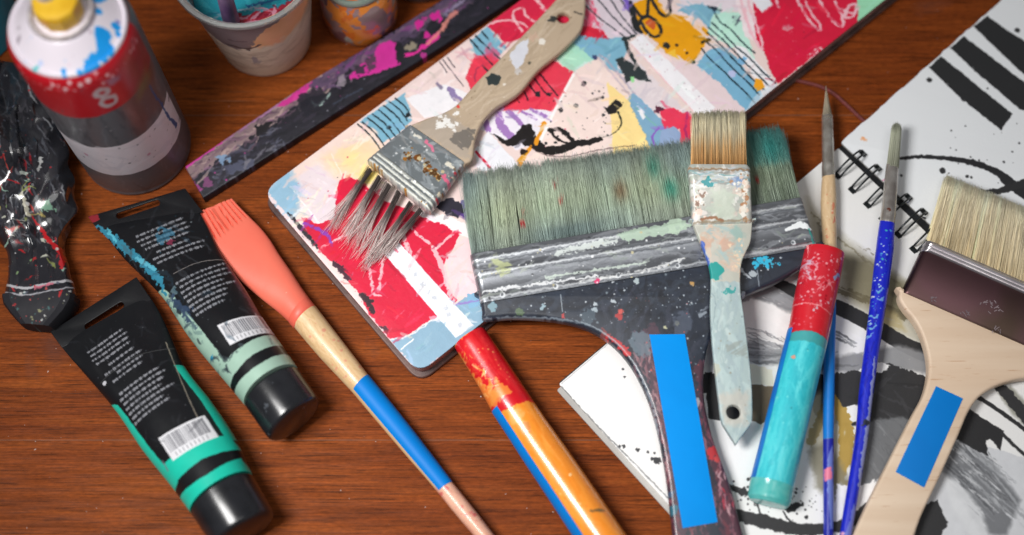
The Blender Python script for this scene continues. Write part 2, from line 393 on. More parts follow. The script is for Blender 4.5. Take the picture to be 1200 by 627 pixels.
# ------------------------------------------------------------------ the table
def table_material():
    m, nt, b = nodes('varnished wood'); L = nt.links.new
    tc = nt.nodes.new('ShaderNodeTexCoord')
    def noise(scale, st, det=5, dist=0.0, w=0.0):
        mp = nt.nodes.new('ShaderNodeMapping'); mp.inputs['Scale'].default_value = st; mp.inputs['Location'].default_value = (w, w * 1.7, 0); L(tc.outputs['Object'], mp.inputs['Vector'])
        n = nt.nodes.new('ShaderNodeTexNoise'); n.inputs['Scale'].default_value = scale; n.inputs['Detail'].default_value = det; n.inputs['Distortion'].default_value = dist; L(mp.outputs['Vector'], n.inputs['Vector']); return n.outputs['Fac']
    def ramp(f, stops):
        r = nt.nodes.new('ShaderNodeValToRGB'); e = r.color_ramp.elements
        while len(e) < len(stops): e.new(0.5)
        for k, (p, c) in enumerate(stops): e[k].position = p; e[k].color = col4(c) if hasattr(c, '__len__') else (c, c, c, 1)
        L(f, r.inputs['Fac']); return r.outputs['Color']
    def mix(a, c, f, mode='MIX'):
        x = nt.nodes.new('ShaderNodeMix'); x.data_type = 'RGBA'; x.blend_type = mode
        for s, v in (('Factor', f), ('A', a), ('B', c)):
            if isinstance(v, (float, int)): x.inputs[s].default_value = v
            elif isinstance(v, tuple): x.inputs[s].default_value = v
            else: L(v, x.inputs[s])
        return x.outputs['Result']
    fig = noise(9, (1.0, 14, 1), 6, 0.5)
    base = ramp(fig, [(0.25, (97, 42, 13)), (0.46, (117, 54, 18)), (0.6, (133, 64, 22)), (0.78, (154, 80, 30))])
    red = noise(5, (1, 3.0, 1), 2, 0, 3.1)
    base = mix(base, ramp(red, [(0.3, (98, 42, 14)), (0.7, (146, 76, 28))]), 0.4)
    midg = noise(70, (0.35, 5, 1), 5, 0.4, 9.1)
    base = mix(base, ramp(midg, [(0.3, .7), (0.5, 1.0), (0.7, 1.2)]), 0.7, 'MULTIPLY')
    streak = noise(34, (1.0, 34, 1), 9, 0.3, 1.3)
    base = mix(base, ramp(streak, [(0.32, .62), (0.5, .98), (0.7, 1.28)]), 0.65, 'MULTIPLY')
    pore = noise(150, (0.22, 7, 1), 4, 0.2, 7.7)
    base = mix(base, ramp(pore, [(0.34, .25), (0.44, 1.0), (0.60, 1.0), (0.70, 1.5)]), 0.75, 'MULTIPLY')
    fl = noise(330, (0.8, 3.2, 1), 3, 0.3, 17.0)
    base = mix(base, ramp(fl, [(0.3, .62), (0.5, 1.0), (0.7, 1.34)]), 0.6, 'MULTIPLY')
    # scuffed pale dashes along the grain
    sc = noise(70, (0.12, 9, 1), 2, 0.0, 21.0)
    base = mix(base, (0.45, 0.27, 0.17, 1), ramp(sc, [(0.73, 0.0), (0.80, 0.55)]))
    # grey paint stains
    st = noise(16, (1, 1, 1), 5, 0.3, 12.0)
    base = mix(base, (0.07, 0.05, 0.05, 1), ramp(st, [(0.66, 0.0), (0.80, 0.5)]))
    dn = noise(420, (1, 1, 1), 1, 0, 40.0)
    base = mix(base, (0.55, 0.46, 0.42, 1), ramp(dn, [(0.775, 0.0), (0.80, 0.7)]))
    # tight joints between the boards
    sp = nt.nodes.new('ShaderNodeSeparateXYZ'); L(tc.outputs['Object'], sp.inputs['Vector'])
    def mth(op, a, c=None):
        q = nt.nodes.new('ShaderNodeMath'); q.operation = op
        for i, v in enumerate((a, c)):
            if v is None: continue
            if isinstance(v, (float, int)): q.inputs[i].default_value = v
            else: L(v, q.inputs[i])
        return q.outputs[0]
    yy = mth('MULTIPLY', mth('ADD', sp.outputs['Y'], -0.2992), 1 / 0.205); fr = mth('ABSOLUTE', mth('SUBTRACT', mth('FRACT', yy), 0.5))
    joint = mth('LESS_THAN', fr, 0.0017); 
    base = mix(base, (0.22, 0.11, 0.07, 1), mth('MULTIPLY', joint, 0.45))
    L(base, b.inputs['Base Color'])
    L(ramp(noise(40, (1, 6, 1), 4, 0, 5), [(0.3, .46), (0.7, .64)]), b.inputs['Roughness'])
    bp = nt.nodes.new('ShaderNodeBump'); bp.inputs['Strength'].default_value = 0.35; bp.inputs['Distance'].default_value = 0.0004
    L(mth('ADD', pore, mth('MULTIPLY', streak, 0.7)), bp.inputs['Height']); L(bp.outputs['Normal'], b.inputs['Normal']); b.inputs['Specular IOR Level'].default_value = 0.10
    return m
tb = bmesh.new(); bmesh.ops.create_cube(tb, size=1.0)
for v in tb.verts: v.co = Vector((v.co.x * 2.0, v.co.y * 1.4 + 0.3, v.co.z * 0.03 - 0.015))
tme = bpy.data.meshes.new('table_top'); tb.to_mesh(tme); tb.free()
table = place('table_top', tme, table_material()); table['kind'] = 'structure'; table['label'] = 'reddish brown varnished wooden table top'

# ------------------------------------------------------------------ open sketchbook with the collage
BT = 15.0; BP = flat(BT)
A_, B_ = P((311, 221), BP), P((490.5, 439), BP)
bu = B_ - A_; bv = (P((1040, -2), BP) - B_); bv = bv / np.linalg.norm(bv); nrm = np.array((-bv[1], bv[0], 0)); 
if nrm @ bu > 0: nrm = -nrm
bw = abs(bu @ nrm)                                # across
BL = 0.42
def book_rect(inset, r, l0=0.0, l1=BL):
    """rounded rectangle in world metres; B_ is the near corner"""
    cs = []
    c0 = B_ + bv * (l0 + inset) + nrm * inset; c1 = B_ + bv * (l1 - inset) + nrm * inset
    c2 = B_ + bv * (l1 - inset) + nrm * (bw - inset); c3 = B_ + bv * (l0 + inset) + nrm * (bw - inset)
    cc = [c0, c1, c2, c3]
    for i in range(4):
        p, a, b = cc[i], cc[i - 1] - cc[i], cc[(i + 1) % 4] - cc[i]; a = a / np.linalg.norm(a); b = b / np.linalg.norm(b)
        for t in np.linspace(0, 1, 8): cs.append(p + a * r * (1 - t) ** 2 + b * r * t ** 2)
    return cs
cv = Canvas([(300, 225), (491, 455), (1240, -130), (1000, -260), (620, -40), (310, 215)], BP, (231, 209, 204), res=3.6, seed=3)
BLU, RED, COR, PNK, OCH, MNT, BLK, WHT, YEL, VIO = (126, 178, 202), (212, 28, 62), (228, 62, 84), (238, 215, 212), (232, 160, 18), (172, 226, 200), (34, 38, 42), (238, 236, 240), (246, 218, 148), (126, 84, 176)
def paint_book(c):
    # lower left: pale washes
    c.poly([(308, 225), (343, 190), (362, 205), (350, 243), (345, 262), (325, 255)], (146, 184, 208), 2.5, soft=5)
    c.poly([(338, 200), (395, 152), (425, 143), (470, 175), (440, 215), (395, 215), (360, 225)], (240, 216, 206), 3, soft=4)
    c.poly([(376, 185), (432, 160), (460, 190), (432, 212), (395, 205)], (247, 214, 168), 3, .75, soft=7)
    c.blot((430, 207), 11, (246, 222, 90), .4, .8, soft=5); c.blot((414, 186), 14, (248, 222, 150), .5, .6, soft=6)
    c.poly([(350, 205), (372, 192), (396, 214), (396, 258), (376, 272), (352, 244)], (226, 214, 222), 2, .8, soft=3)
    c.line([(345, 224), (365, 250), (380, 270)], 2, (250, 246, 244), .8, .8); c.line([(388, 180), (430, 262)], 1.2, (250, 246, 244), .6, .6)
    c.smears(16, [(330, 200), (430, 150), (440, 215), (350, 262)], 30, 5, -50, [(246, 232, 226), (228, 204, 200), (250, 236, 210)], .6)
    c.line([(375, 172), (388, 162)], 4, (70, 85, 80), 1.2, .8, dry=(40, .45))
    # blue field with dark drips
    c.poly([(421, 143), (438, 131), (474, 109), (483, 141), (462, 160), (448, 168), (440, 152)], BLU, 1.2)
    for a, b in (((419, 145), (447, 177)), ((425, 143), (451, 172)), ((431, 138), (462, 170)), ((437, 134), (466, 163)), ((444, 129), (470, 158)), ((450, 124), (477, 152)), ((456, 119), (478, 142)), ((463, 115), (482, 137))):
        m = ((a[0] + b[0]) / 2 + 1.5, (a[1] + b[1]) / 2 - 1.5); c.line([a, m, b], [1.9, 1.7, 1.1], (24, 36, 42), .5)
    c.blot((455, 149), 3, BLK); c.blot((478, 135), 3, BLK)
    # pink field, left of the brush handle
    c.poly([(474, 108), (500, 84), (552, 47), (560, 60), (546, 90), (553, 109), (532, 125), (500, 132)], (238, 216, 213), 1)
    c.smears(14, [(490, 95), (548, 52), (552, 108), (500, 128)], 16, 4, -55, [(246, 232, 230), (222, 200, 204), (250, 240, 238)], .6)
    c.poly([(475, 115), (520, 99), (541, 106), (552, 112), (530, 130), (498, 139)], WHT, .8)
    for a, b in (((515, 72), (524, 85)), ((519, 70), (543, 101)), ((524, 67), (533, 79))): c.line([a, b], 1.1, (60, 52, 62), .4)
    c.line([(512, 98), (518, 104)], 4, (120, 110, 140), 1.5, .8, dry=(-40, .4)); c.line([(527, 104), (536, 116), (544, 120)], 7, (126, 108, 160), 1.8, .85, dry=(-50, .38))
    c.poly([(551, 48), (571, 31), (594, 56), (580, 70), (558, 66)], BLU, 1)
    c.poly([(545, 91), (556, 66), (575, 62), (592, 74), (574, 100), (553, 110)], COR, 1.2)
    c.poly([(566, 60), (574, 48), (586, 64), (580, 72)], (216, 84, 120), 1.5, .7)
    for a, b in (((551, 46), (577, 76)), ((557, 42), (587, 70)), ((565, 37), (573, 47)), ((566, 78), (572, 84))): c.line([a, b], 2.2, (28, 40, 48), .5)
    c.line([(556, 95), (558, 82), (566, 76)], 2, (150, 50, 80), .8, .7)
    # red field under the handle end, chalk scribble
    c.poly([(571, 30), (600, 6), (640, -30), (690, -30), (684, 8), (676, 36), (646, 34), (616, 44), (592, 50)], (214, 38, 72), 1.2)
    c.line([(571, 30), (582, 25), (598, 24), (613, 28), (624, 40), (620, 44)], 2.6, (246, 206, 210), .8, .9, dry=(20, .34)); c.line([(612, 36), (602, 22), (603, 12), (612, 10), (618, 20), (632, 26), (640, 14), (630, 0)], 3.0, (246, 206, 210), .8, .9, dry=(20, .34))
    c.line([(625, -4), (640, 14), (652, 6)], 2.4, (246, 206, 210), .8, .8, dry=(20, .36))
    # right of the handle
    c.poly([(684, -25), (790, -30), (752, 40), (730, 44), (700, 45), (684, 30)], (216, 202, 212), 1.2)
    c.poly([(684, -10), (694, 2), (700, 14), (694, 30), (684, 40)], (224, 90, 120), 2, dry=(-60, .36)); c.poly([(680, 30), (705, 34), (713, 47), (680, 43)], (214, 40, 66), 1.2)
    c.smears(10, [(686, 8), (700, 10), (712, 36), (690, 36)], 18, 3, 60, [(240, 170, 186), (222, 60, 96)], .7)
    c.poly([(655, 52), (680, 41), (713, 46), (730, 42), (736, 62), (722, 74), (735, 90), (700, 76), (678, 66)], BLU, 1.4)
    c.poly([(650, 64), (672, 50), (690, 66), (708, 76), (672, 88), (660, 78)], MNT, 1.6, .95); c.poly([(672, 80), (690, 70), (705, 74), (680, 92)], (206, 232, 226), 1.5, .8)
    for a, b, q in (((684, 5), (738, 47), 0), ((699, -3), (742, 43), 1), ((712, -6), (746, 40), 2), ((722, -8), (752, 30), 2)): c.line([a, ((a[0] + b[0]) / 2 - 1, (a[1] + b[1]) / 2 + 1), b], 1.6, (30, 38, 46), .5)
    # coral patch and violet drips under the handle
    c.poly([(588, 130), (612, 100), (646, 68), (660, 78), (674, 85), (668, 102), (648, 130), (628, 128)], COR, 1.4)
    c.smears(10, [(600, 112), (645, 75), (665, 100), (625, 126)], 20, 5, -50, [(236, 92, 110), (214, 44, 72)], .6)
    for a, b in (((626, 92), (640, 110)), ((633, 87), (653, 112)), ((612, 104), (619, 117)), ((603, 111), (608, 120)), ((619, 98), (630, 112))): c.line([a, b], 2.0, (50, 26, 38), .5)
    c.blot((630, 110), 3.5, BLK, .6); c.blot((643, 111), 2.6, BLK, .6)
    c.poly([(560, 150), (588, 130), (628, 128), (648, 131), (634, 168), (606, 176), (575, 158)], (234, 228, 238), 1.2)
    for pts, w in (([(584, 134), (588, 148), (600, 162)], 10), ([(596, 131), (606, 140), (616, 152)], 6), ([(612, 130), (628, 140)], 4), ([(568, 140), (572, 152)], 7), ([(622, 128), (640, 136)], 4)): c.line(pts, w, (150, 104, 178), 1.2, .85, dry=(-50, .34))
    c.poly([(556, 176), (572, 154), (606, 192), (600, 204), (560, 200)], (232, 232, 238), .8); c.line([(558, 178), (574, 196)], 3, (206, 30, 60), .4)
    # pink triangle
    c.poly([(672, 84), (702, 66), (748, 122), (760, 172), (690, 186), (628, 190), (628, 168)], (240, 218, 211), .6)
    c.line([(674, 84), (652, 126), (632, 168)], 3.4, (250, 246, 244), .4); c.line([(700, 66), (752, 128)], 2.5, (196, 182, 192), .6, .8)
    c.poly([(711, 96), (748, 128), (778, 178), (718, 184), (716, 140)], YEL, .8)
    c.poly([(574, 156), (592, 163), (602, 160), (613, 146), (622, 146), (628, 160), (640, 172), (656, 171), (674, 164), (690, 163), (704, 159), (706, 164), (692, 169), (676, 172), (664, 179), (646, 182), (628, 177), (612, 168), (596, 172)], (30, 26, 26), 1.3)
    c.line([(643, 152), (656, 152), (667, 160), (672, 168)], [4, 6, 5, 4], (30, 26, 26), .8); c.line([(644, 152), (652, 162), (664, 168)], [5, 3, 3], (30, 26, 26), .8)
    c.line([(724, 131), (728, 142), (725, 151), (716, 158), (706, 161)], [3, 2, 1.4, .8, .6], (40, 46, 36), .4)
    c.poly([(709, 128), (722, 116), (729, 122), (722, 133), (714, 134)], (34, 32, 32), 1.2); c.line([(708, 126), (716, 132)], 2, (30, 30, 30), 1)
    c.line([(638, 144), (632, 158), (628, 168)], [6, 4, 5], (230, 150, 30), 1.0); c.line([(622, 172), (613, 184), (609, 195)], [4, 7, 4], (230, 150, 30), 1.0); c.blot((613, 178), 4, (40, 30, 26), .6)
    c.dots(26, (640, 105, 712, 168), .5, 1.7, [BLK], power=3); c.dots(12, (700, 100, 735, 160), .5, 1.6, [BLK])
    for p, r in (((684, 98), 3.4), ((657, 129), 3), ((675, 124), 2.8), ((706, 114), 2.2), ((707, 135), 2), ((640, 168), 2), ((651, 167), 2)): c.blot(p, r, BLK, .4)
    c.line([(620, 170), (640, 182), (672, 182), (700, 176), (744, 170)], 1.1, (60, 34, 40), .8, .7); 
    # grey-lilac, black stroke, white bar
    c.poly([(724, 75), (740, 66), (775, 100), (815, 140), (800, 148), (762, 132), (740, 112)], (222, 210, 214), 2.2, soft=1); c.smears(10, [(736, 90), (756, 82), (806, 138), (780, 132)], 16, 6, -45, [(206, 196, 204), (232, 222, 224)], .7)
    c.line([(703, 64), (712, 72), (744, 110)], 3, (170, 160, 178), 1, .7); c.blot((697, 67), 3.2, (60, 70, 110), .8)
    c.poly([(735, 116), (742, 108), (776, 140), (800, 176), (766, 182), (752, 150)], (128, 170, 198), 1.4); c.line([(745, 126), (800, 176)], 1.6, (120, 190, 160), .6, .7); c.poly([(746, 130), (752, 128), (757, 137), (753, 140)], WHT, 1.4)
    c.poly([(772, 128), (786, 126), (800, 131), (815, 140), (812, 178), (796, 178), (796, 152), (778, 152)], (230, 58, 88), 1.6); c.blot((772, 127), 5, (90, 40, 60), .9); c.line([(772, 150), (764, 160), (768, 172)], 2.5, (140, 80, 190), 1, .8); c.line([(806, 132), (803, 152), (808, 168)], 3, (160, 40, 110), 1, .7)
    c.poly([(774, 154), (790, 148), (797, 156), (796, 180), (770, 180)], (146, 168, 204), 1)
    c.poly([(722, 70), (729, 66), (742, 76), (756, 84), (763, 97), (744, 92), (734, 97), (730, 86)], (48, 56, 58), 1.2); c.line([(732, 45), (738, 62), (749, 81)], [5, 5, 4], (44, 54, 56), .7); c.line([(730, 46), (743, 42)], 4, (44, 54, 56), .7); c.poly([(738, 90), (743, 89), (744, 96), (740, 96)], (150, 220, 150), 1)
    c.poly([(786, 72), (812, 72), (845, 92), (892, 130), (880, 140), (840, 140), (805, 104)], (228, 208, 211), 2.2, soft=1)
    c.poly([(738, 50), (752, 40), (838, 126), (828, 136), (814, 132)], WHT, .4); c.dots(20, [(742, 50), (752, 44), (834, 126), (822, 130)], .5, 1.6, [(190, 176, 186), (214, 200, 206)])
    c.line([(740, 52), (812, 130)], 1.6, (238, 190, 196), .6, .8)
    # ochre with black squiggle
    c.poly([(742, 4), (768, -6), (780, 16), (812, 20), (832, 38), (824, 56), (810, 75), (796, 66), (780, 62), (768, 48), (752, 38), (740, 24)], OCH, 1.4)
    c.poly([(796, 70), (790, 58), (780, 62)], (240, 190, 60), 1); c.poly([(728, -4), (740, 2), (746, 18), (738, 16)], (120, 96, 190), 1.2); c.blot((763, 27), 7, (204, 92, 44), .5)
    c.poly([(790, 10), (800, 4), (828, 24), (822, 34), (812, 28)], (238, 214, 214), 1.6, .9); c.line([(788, 8), (812, 28), (828, 44)], 4, (240, 216, 216), 1, .85)
    c.line([(738, 2), (742, 18), (746, 32), (752, 38)], [5, 8, 8, 5], (38, 40, 42), .8); c.line([(748, 30), (754, 20), (764, 21), (773, 30), (774, 40), (766, 43), (757, 36), (752, 27)], 4.2, (38, 40, 42), .5); c.line([(741, 6), (752, 20), (758, 18), (760, 0), (764, -6)], 4, (38, 40, 42), .5); c.line([(764, 0), (772, 14), (780, 19), (785, 14), (784, -4)], 4, (38, 40, 42), .5)
    c.blot((781, 53), 4.5, (44, 44, 40), .5); c.blot((793, 53), 2, (60, 44, 30)); c.blot((805, 62), 2, (60, 44, 30)); c.blot((812, 73), 3, (40, 60, 44))
    # blue, mint and the six drips
    c.poly([(794, 12), (812, 2), (838, 6), (846, 14), (838, 26), (832, 36), (820, 22)], BLU, 1.4); c.poly([(782, -20), (880, -25), (876, 12), (846, 14), (822, 4), (800, 8)], (226, 214, 222), 1.2); c.blot((838, 10), 5, (50, 70, 90), .8); c.line([(830, 8), (844, 12)], 3, (40, 52, 64), 1)
    c.poly([(836, 16), (866, 14), (880, 52), (888, 82), (862, 58), (828, 38)], (190, 233, 216), 1.4); c.poly([(816, 76), (826, 62), (838, 56), (860, 64), (895, 112), (874, 130), (846, 100)], (122, 176, 206), 1.4); c.poly([(858, 52), (872, 56), (910, 98), (900, 108), (884, 92)], WHT, 1)
    c.blot((870, 72), 5, (100, 170, 220), .6, .8); c.blot((858, 86), 4, (210, 200, 240), .7, .7); c.blot((863, 24), 6, (60, 60, 80), .8, .8, dry=(60, .45))
    for a, b in (((837, 17), (884, 62)), ((834, 27), (908, 97)), ((831, 33), (902, 101)), ((829, 38), (896, 106)), ((826, 47), (890, 111)), ((822, 57), (884, 119))):
        n = 5; c.line([(a[0] + (b[0] - a[0]) * k / n + c.r.normal() * .7, a[1] + (b[1] - a[1]) * k / n + c.r.normal() * .7) for k in range(n + 1)], 2.0, (22, 40, 50), .5)
    c.line([(823, 50), (832, 46)], 4, (60, 52, 30), 1); c.poly([(886, 92), (892, 93), (896, 102), (888, 107), (883, 101)], (236, 160, 30), .8)
    c.poly([(884, 112), (908, 97), (912, 104), (870, 138)], (206, 216, 226), 1, .6)
    # red field, right
    c.poly([(872, -20), (1060, -30), (1008, 26), (964, 58), (912, 98), (904, 86), (896, 62), (884, 44), (878, 20)], RED, 1.0)
    c.poly([(856, -20), (878, -20), (884, 12), (886, 46), (874, 44), (866, 16)], (240, 224, 228), 1.6); c.poly([(1003, -10), (1070, -30), (1040, 20), (1004, 30), (1006, 12)], (156, 220, 182), 1.2)
    CH = (240, 190, 200)
    for pts in ([(868, -4), (872, 16), (882, 42), (892, 58), (893, 52), (888, 34), (880, 14), (876, -2)], [(872, 10), (878, 34), (888, 50)], [(912, 8), (908, -6)], [(932, -4), (940, 10), (950, 26), (960, 35), (961, 30), (952, 18), (944, 2)], [(958, -4), (968, 14), (980, 28), (988, 30), (986, 18), (978, 2)], [(986, 22), (994, 8), (1003, 6), (1000, 18), (990, 20), (996, 6)], [(984, 10), (1000, 16), (1006, 8)]):
        c.line(pts, 3.3, CH, 1.0, .95, dry=(-50, .30))
    c.poly([(880, -4), (900, -4), (906, 6), (894, 15), (886, 8)], (232, 232, 238), .6); c.poly([(917, 30), (925, 28), (930, 33), (923, 37), (917, 35)], (214, 130, 144), .6)
    c.dots(60, [(944, 66), (960, 54), (966, 58), (946, 76)], .5, 1.5, [(240, 180, 190)]); c.dots(30, (900, 20, 960, 70), .4, 1.2, [(224, 90, 110)])
    # red field, near corner
    c.poly([(397, 211), (408, 207), (424, 212), (452, 236), (490, 250), (520, 262), (538, 276), (530, 294), (520, 312), (524, 338), (536, 352), (513, 372), (496, 380), (478, 393), (458, 397), (440, 390), (423, 347), (393, 311), (373, 292), (358, 268), (354, 254), (372, 262), (392, 256)], RED, 1.1)
    c.smears(14, [(400, 250), (470, 260), (510, 340), (440, 370)], 26, 7, 40, [(214, 40, 72), (192, 22, 52)], .5)
    c.poly([(456, 398), (480, 393), (500, 379), (522, 366), (545, 348), (575, 345), (575, 385), (490, 446), (472, 424)], (138, 172, 194), .8); c.line([(456, 398), (478, 394), (500, 380), (522, 367)], 2, (240, 236, 238), 1.2, .8); c.line([(470, 409), (484, 398)], 1.6, (240, 240, 242), .5)
    c.poly([(488, 252), (502, 247), (524, 252), (548, 262), (562, 268), (562, 282), (542, 276), (520, 264)], (240, 234, 234), 1.6); c.poly([(524, 300), (540, 282), (566, 276), (566, 348), (546, 348), (532, 346), (526, 322)], (236, 206, 210), 2, .95, dry=(70, .30))
    c.poly([(548, 345), (575, 338), (575, 352), (550, 362)], (132, 176, 206), 1.4); c.line([(532, 358), (548, 354), (560, 352)], 2.5, (150, 120, 196), 1.2, .8, dry=(10, .36)); c.line([(516, 374), (524, 370)], 3, (150, 130, 210), 1.2, .8); c.poly([(540, 235), (556, 232), (560, 265), (548, 262), (535, 244)], (90, 70, 140), 2); c.poly([(508, 238), (530, 232), (548, 246), (536, 256), (520, 250)], (44, 42, 54), 2)
    for pts, w in (([(431, 302), (434, 322), (438, 344), (446, 346)], 3.2), ([(443, 342), (446, 326), (448, 304)], 3.6), ([(377, 290), (392, 282), (412, 273)], 3.2), ([(470, 270), (476, 284), (484, 302)], 4), ([(476, 262), (494, 278), (511, 291)], 3.4), ([(511, 291), (521, 282), (532, 272)], 3.6), ([(508, 292), (518, 312), (524, 332), (530, 352)], 6), ([(474, 285), (480, 300)], 4)):
        c.line(pts, w, (240, 196, 200), 1.2, .9, dry=(60, .36))
    c.line([(336, 250), (348, 262), (358, 276), (372, 290)], [3, 7, 8, 5], (36, 34, 42), 2.0, .95, dry=(-50, .34)); c.line([(392, 308), (400, 316), (410, 326)], [6, 8, 6], (60, 30, 46), 2, .95, dry=(-40, .36)); c.line([(424, 346), (432, 354), (437, 366)], [7, 8, 5], (44, 26, 34), 2, .95, dry=(-40, .36)); c.line([(444, 384), (452, 388)], 6, (60, 40, 52), 2, .9, dry=(-40, .38))
    c.line([(356, 262), (372, 268), (384, 276), (389, 288)], 4, (130, 70, 190), 1.2, .85, dry=(-30, .34)); c.poly([(330, 262), (344, 262), (372, 300), (362, 300)], (232, 210, 214), 1.5, .9); c.line([(344, 272), (376, 312), (420, 368), (452, 405)], 2.5, (226, 190, 200), 1.4, .9); c.line([(352, 286), (380, 318)], 2.5, (56, 44, 60), 1.4, .8, dry=(-50, .4))
    c.dots(50, (400, 270, 510, 385), .4, 1.0, [(232, 100, 120), (180, 20, 50)], .7)
    c.line([(311, 224), (490, 441)], 5, (240, 214, 214), 1.6, .9, dry=(-50, .3), smooth=0); c.line([(313, 232), (488, 446)], 1.6, (60, 50, 56), 1.2, .8, dry=(-50, .36), smooth=0); c.line([(488, 441), (545, 398)], 3, (230, 196, 200), 1.2, .8, dry=(38, .3))
    # the pale strip of paper with faint print
    c.poly([(447, 294), (466, 282), (556, 382), (534, 396)], (236, 236, 241), .3)
    for k in range(13):
        if k in (0, 1, 4, 8): continue
        t = .12 + k * .067; p = (456 + t * 90, 288 + t * 101); c.blot((p[0] + c.r.normal() * 1.5, p[1] + c.r.normal() * 1.5), 2.6, (190, 196, 206), .8, .8)
    for k in range(11): t = .6 + k * .024; p = (452 + t * 90, 291 + t * 101); c.line([p, (p[0] + 6, p[1] - 4)], 1.3, (206, 210, 218), .6, .8)
    c.smears(60, [(318, 224), (620, 0), (1030, 0), (492, 436)], 14, 2.2, -45, [(240, 232, 232), (226, 206, 208), (206, 200, 212)], .25)
    c.strokes(620, [(318, 224), (620, 0), (1030, 0), (492, 436)], 22, 4.5, (-45, -45, 40, 10), .55)
    for q, k in (([(1070, -30), (1150, -90), (1110, -130), (1020, -60)], BLU), ([(1000, -40), (1060, -60), (1080, -150), (980, -140), (900, -60)], (222, 206, 212)), ([(930, -60), (1000, -100), (960, -160), (860, -90)], COR), ([(1120, -100), (1200, -150), (1130, -200), (1060, -150)], OCH), ([(780, -40), (880, -60), (860, -120), (760, -110)], WHT), ([(700, -40), (760, -50), (780, -120), (680, -90)], BLU)): c.poly(q, k, 2)
    for k in range(5): c.line([(900 + 14 * k, -130 - 6 * k), (960 + 14 * k, -70 - 6 * k)], 2, (28, 38, 46), .6)
    c.dots(70, [(330, 222), (640, 0), (1000, 10), (500, 420)], .4, 1.1, [WHT, BLK, (200, 60, 90)], .8, 3)
paint_book(cv)
bk = thing('sketchbook', 'open sketchbook with a colourful red, pink, blue and ochre collage across its pages', 'sketchbook', tuple(P((700, 200), flat(0))))
place('cover', plate(book_rect(-0.0012, 0.010), flat(1.4), 2.6, 1.0, n=1, world=True), plain('dark book cover', (104, 74, 66), (64, 44, 42), .5, scale=90, spots=[((120, 90, 100), 160, .68, 1), ((190, 150, 60), 90, .74, 5)], bump=.4), bk)
def page_edge_material():
    m, nt, b = nodes('painted page edges'); L = nt.links.new; tc = nt.nodes.new('ShaderNodeTexCoord')
    mp = nt.nodes.new('ShaderNodeMapping'); mp.inputs['Scale'].default_value = (14, 14, 900); L(tc.outputs['Object'], mp.inputs['Vector']); n = nt.nodes.new('ShaderNodeTexNoise'); n.inputs['Scale'].default_value = 1; n.inputs['Detail'].default_value = 3; L(mp.outputs['Vector'], n.inputs['Vector'])
    r = nt.nodes.new('ShaderNodeValToRGB'); e = r.color_ramp.elements; e[0].position = .33; e[0].color = col4((120, 84, 78)); e[1].position = .68; e[1].color = col4((240, 212, 208)); q = e.new(.5); q.color = col4((190, 148, 142)); L(n.outputs['Fac'], r.inputs['Fac'])
    n2 = nt.nodes.new('ShaderNodeTexNoise'); n2.inputs['Scale'].default_value = 42; n2.inputs['Detail'].default_value = 4; L(tc.outputs['Object'], n2.inputs['Vector'])
    r2 = nt.nodes.new('ShaderNodeValToRGB'); e = r2.color_ramp.elements; e[0].position = .42; e[0].color = col4((86, 56, 52)); e[1].position = .62; e[1].color = col4((190, 150, 144)); L(n2.outputs['Fac'], r2.inputs['Fac'])
    x = nt.nodes.new('ShaderNodeMix'); x.data_type = 'RGBA'; x.inputs['Factor'].default_value = .4; L(r.outputs['Color'], x.inputs['A']); L(r2.outputs['Color'], x.inputs['B']); L(x.outputs['Result'], b.inputs['Base Color']); b.inputs['Roughness'].default_value = .6; bumpnode(nt, b, 1, .5, stretch=(20, 20, 1500)); return m
place('page_block', plate(book_rect(0.0014, 0.009), flat(8.4), 11.4, 0.5, n=1, world=True), page_edge_material(), bk)
BOOKM = painted('collage paint', cv, .46, .25, 500, .5, spec=.3)
place('painted_page', plate(book_rect(0.0004, 0.010), flat(14.5), 1.0, 0.35, n=1, world=True, uvc=cv), BOOKM, bk)

# ------------------------------------------------------------------ spiral sketchbook with ink drawings
SPZ = 4.0; SP = flat(SPZ)
K_, S_ = P((655, 450), SP), P((983, 173), SP)
pu = S_ - K_; pwid = np.linalg.norm(pu); pu = pu / pwid; pl_ = np.array((pu[1], -pu[0], 0))      # pl_: along the spine, towards the lower right
if pl_[1] > 0: pl_ = -pl_
PLEN = 0.305
S2_ = S_ + pu * 0.0052; 
ru = P((1175, -4), SP) - P((988, 162), SP); ru = ru / np.linalg.norm(ru); R0 = P((985.5, 167), SP)
def page(o, u, wid, torn=0, r=0.0012):
    v = np.array((u[1], -u[0], 0)); v = -v if v[1] > 0 else v
    c = [o, o + u * wid, o + u * wid + v * PLEN, o + v * PLEN]; out = []
    for i in range(4):
        p, a, b = c[i], c[i - 1] - c[i], c[(i + 1) % 4] - c[i]; la, lb = np.linalg.norm(a), np.linalg.norm(b); a, b = a / la, b / lb
        for t in np.linspace(0, 1, 5): out.append(p + a * r * (1 - t) ** 2 + b * r * t ** 2)
        if torn and i == 0:
            rr = random.Random(4)
            for k in range(1, 60): out.append(p + b * lb * k / 60 + v * rr.uniform(-.0005, .0005))
    return out
lc = Canvas([(650, 452), (985, 170), (1210, 330), (1210, 640), (800, 640)], SP, (234, 234, 233), res=3.4, seed=21)
INK, GRY, OLV = (40, 40, 42), (132, 133, 136), (128, 121, 94)
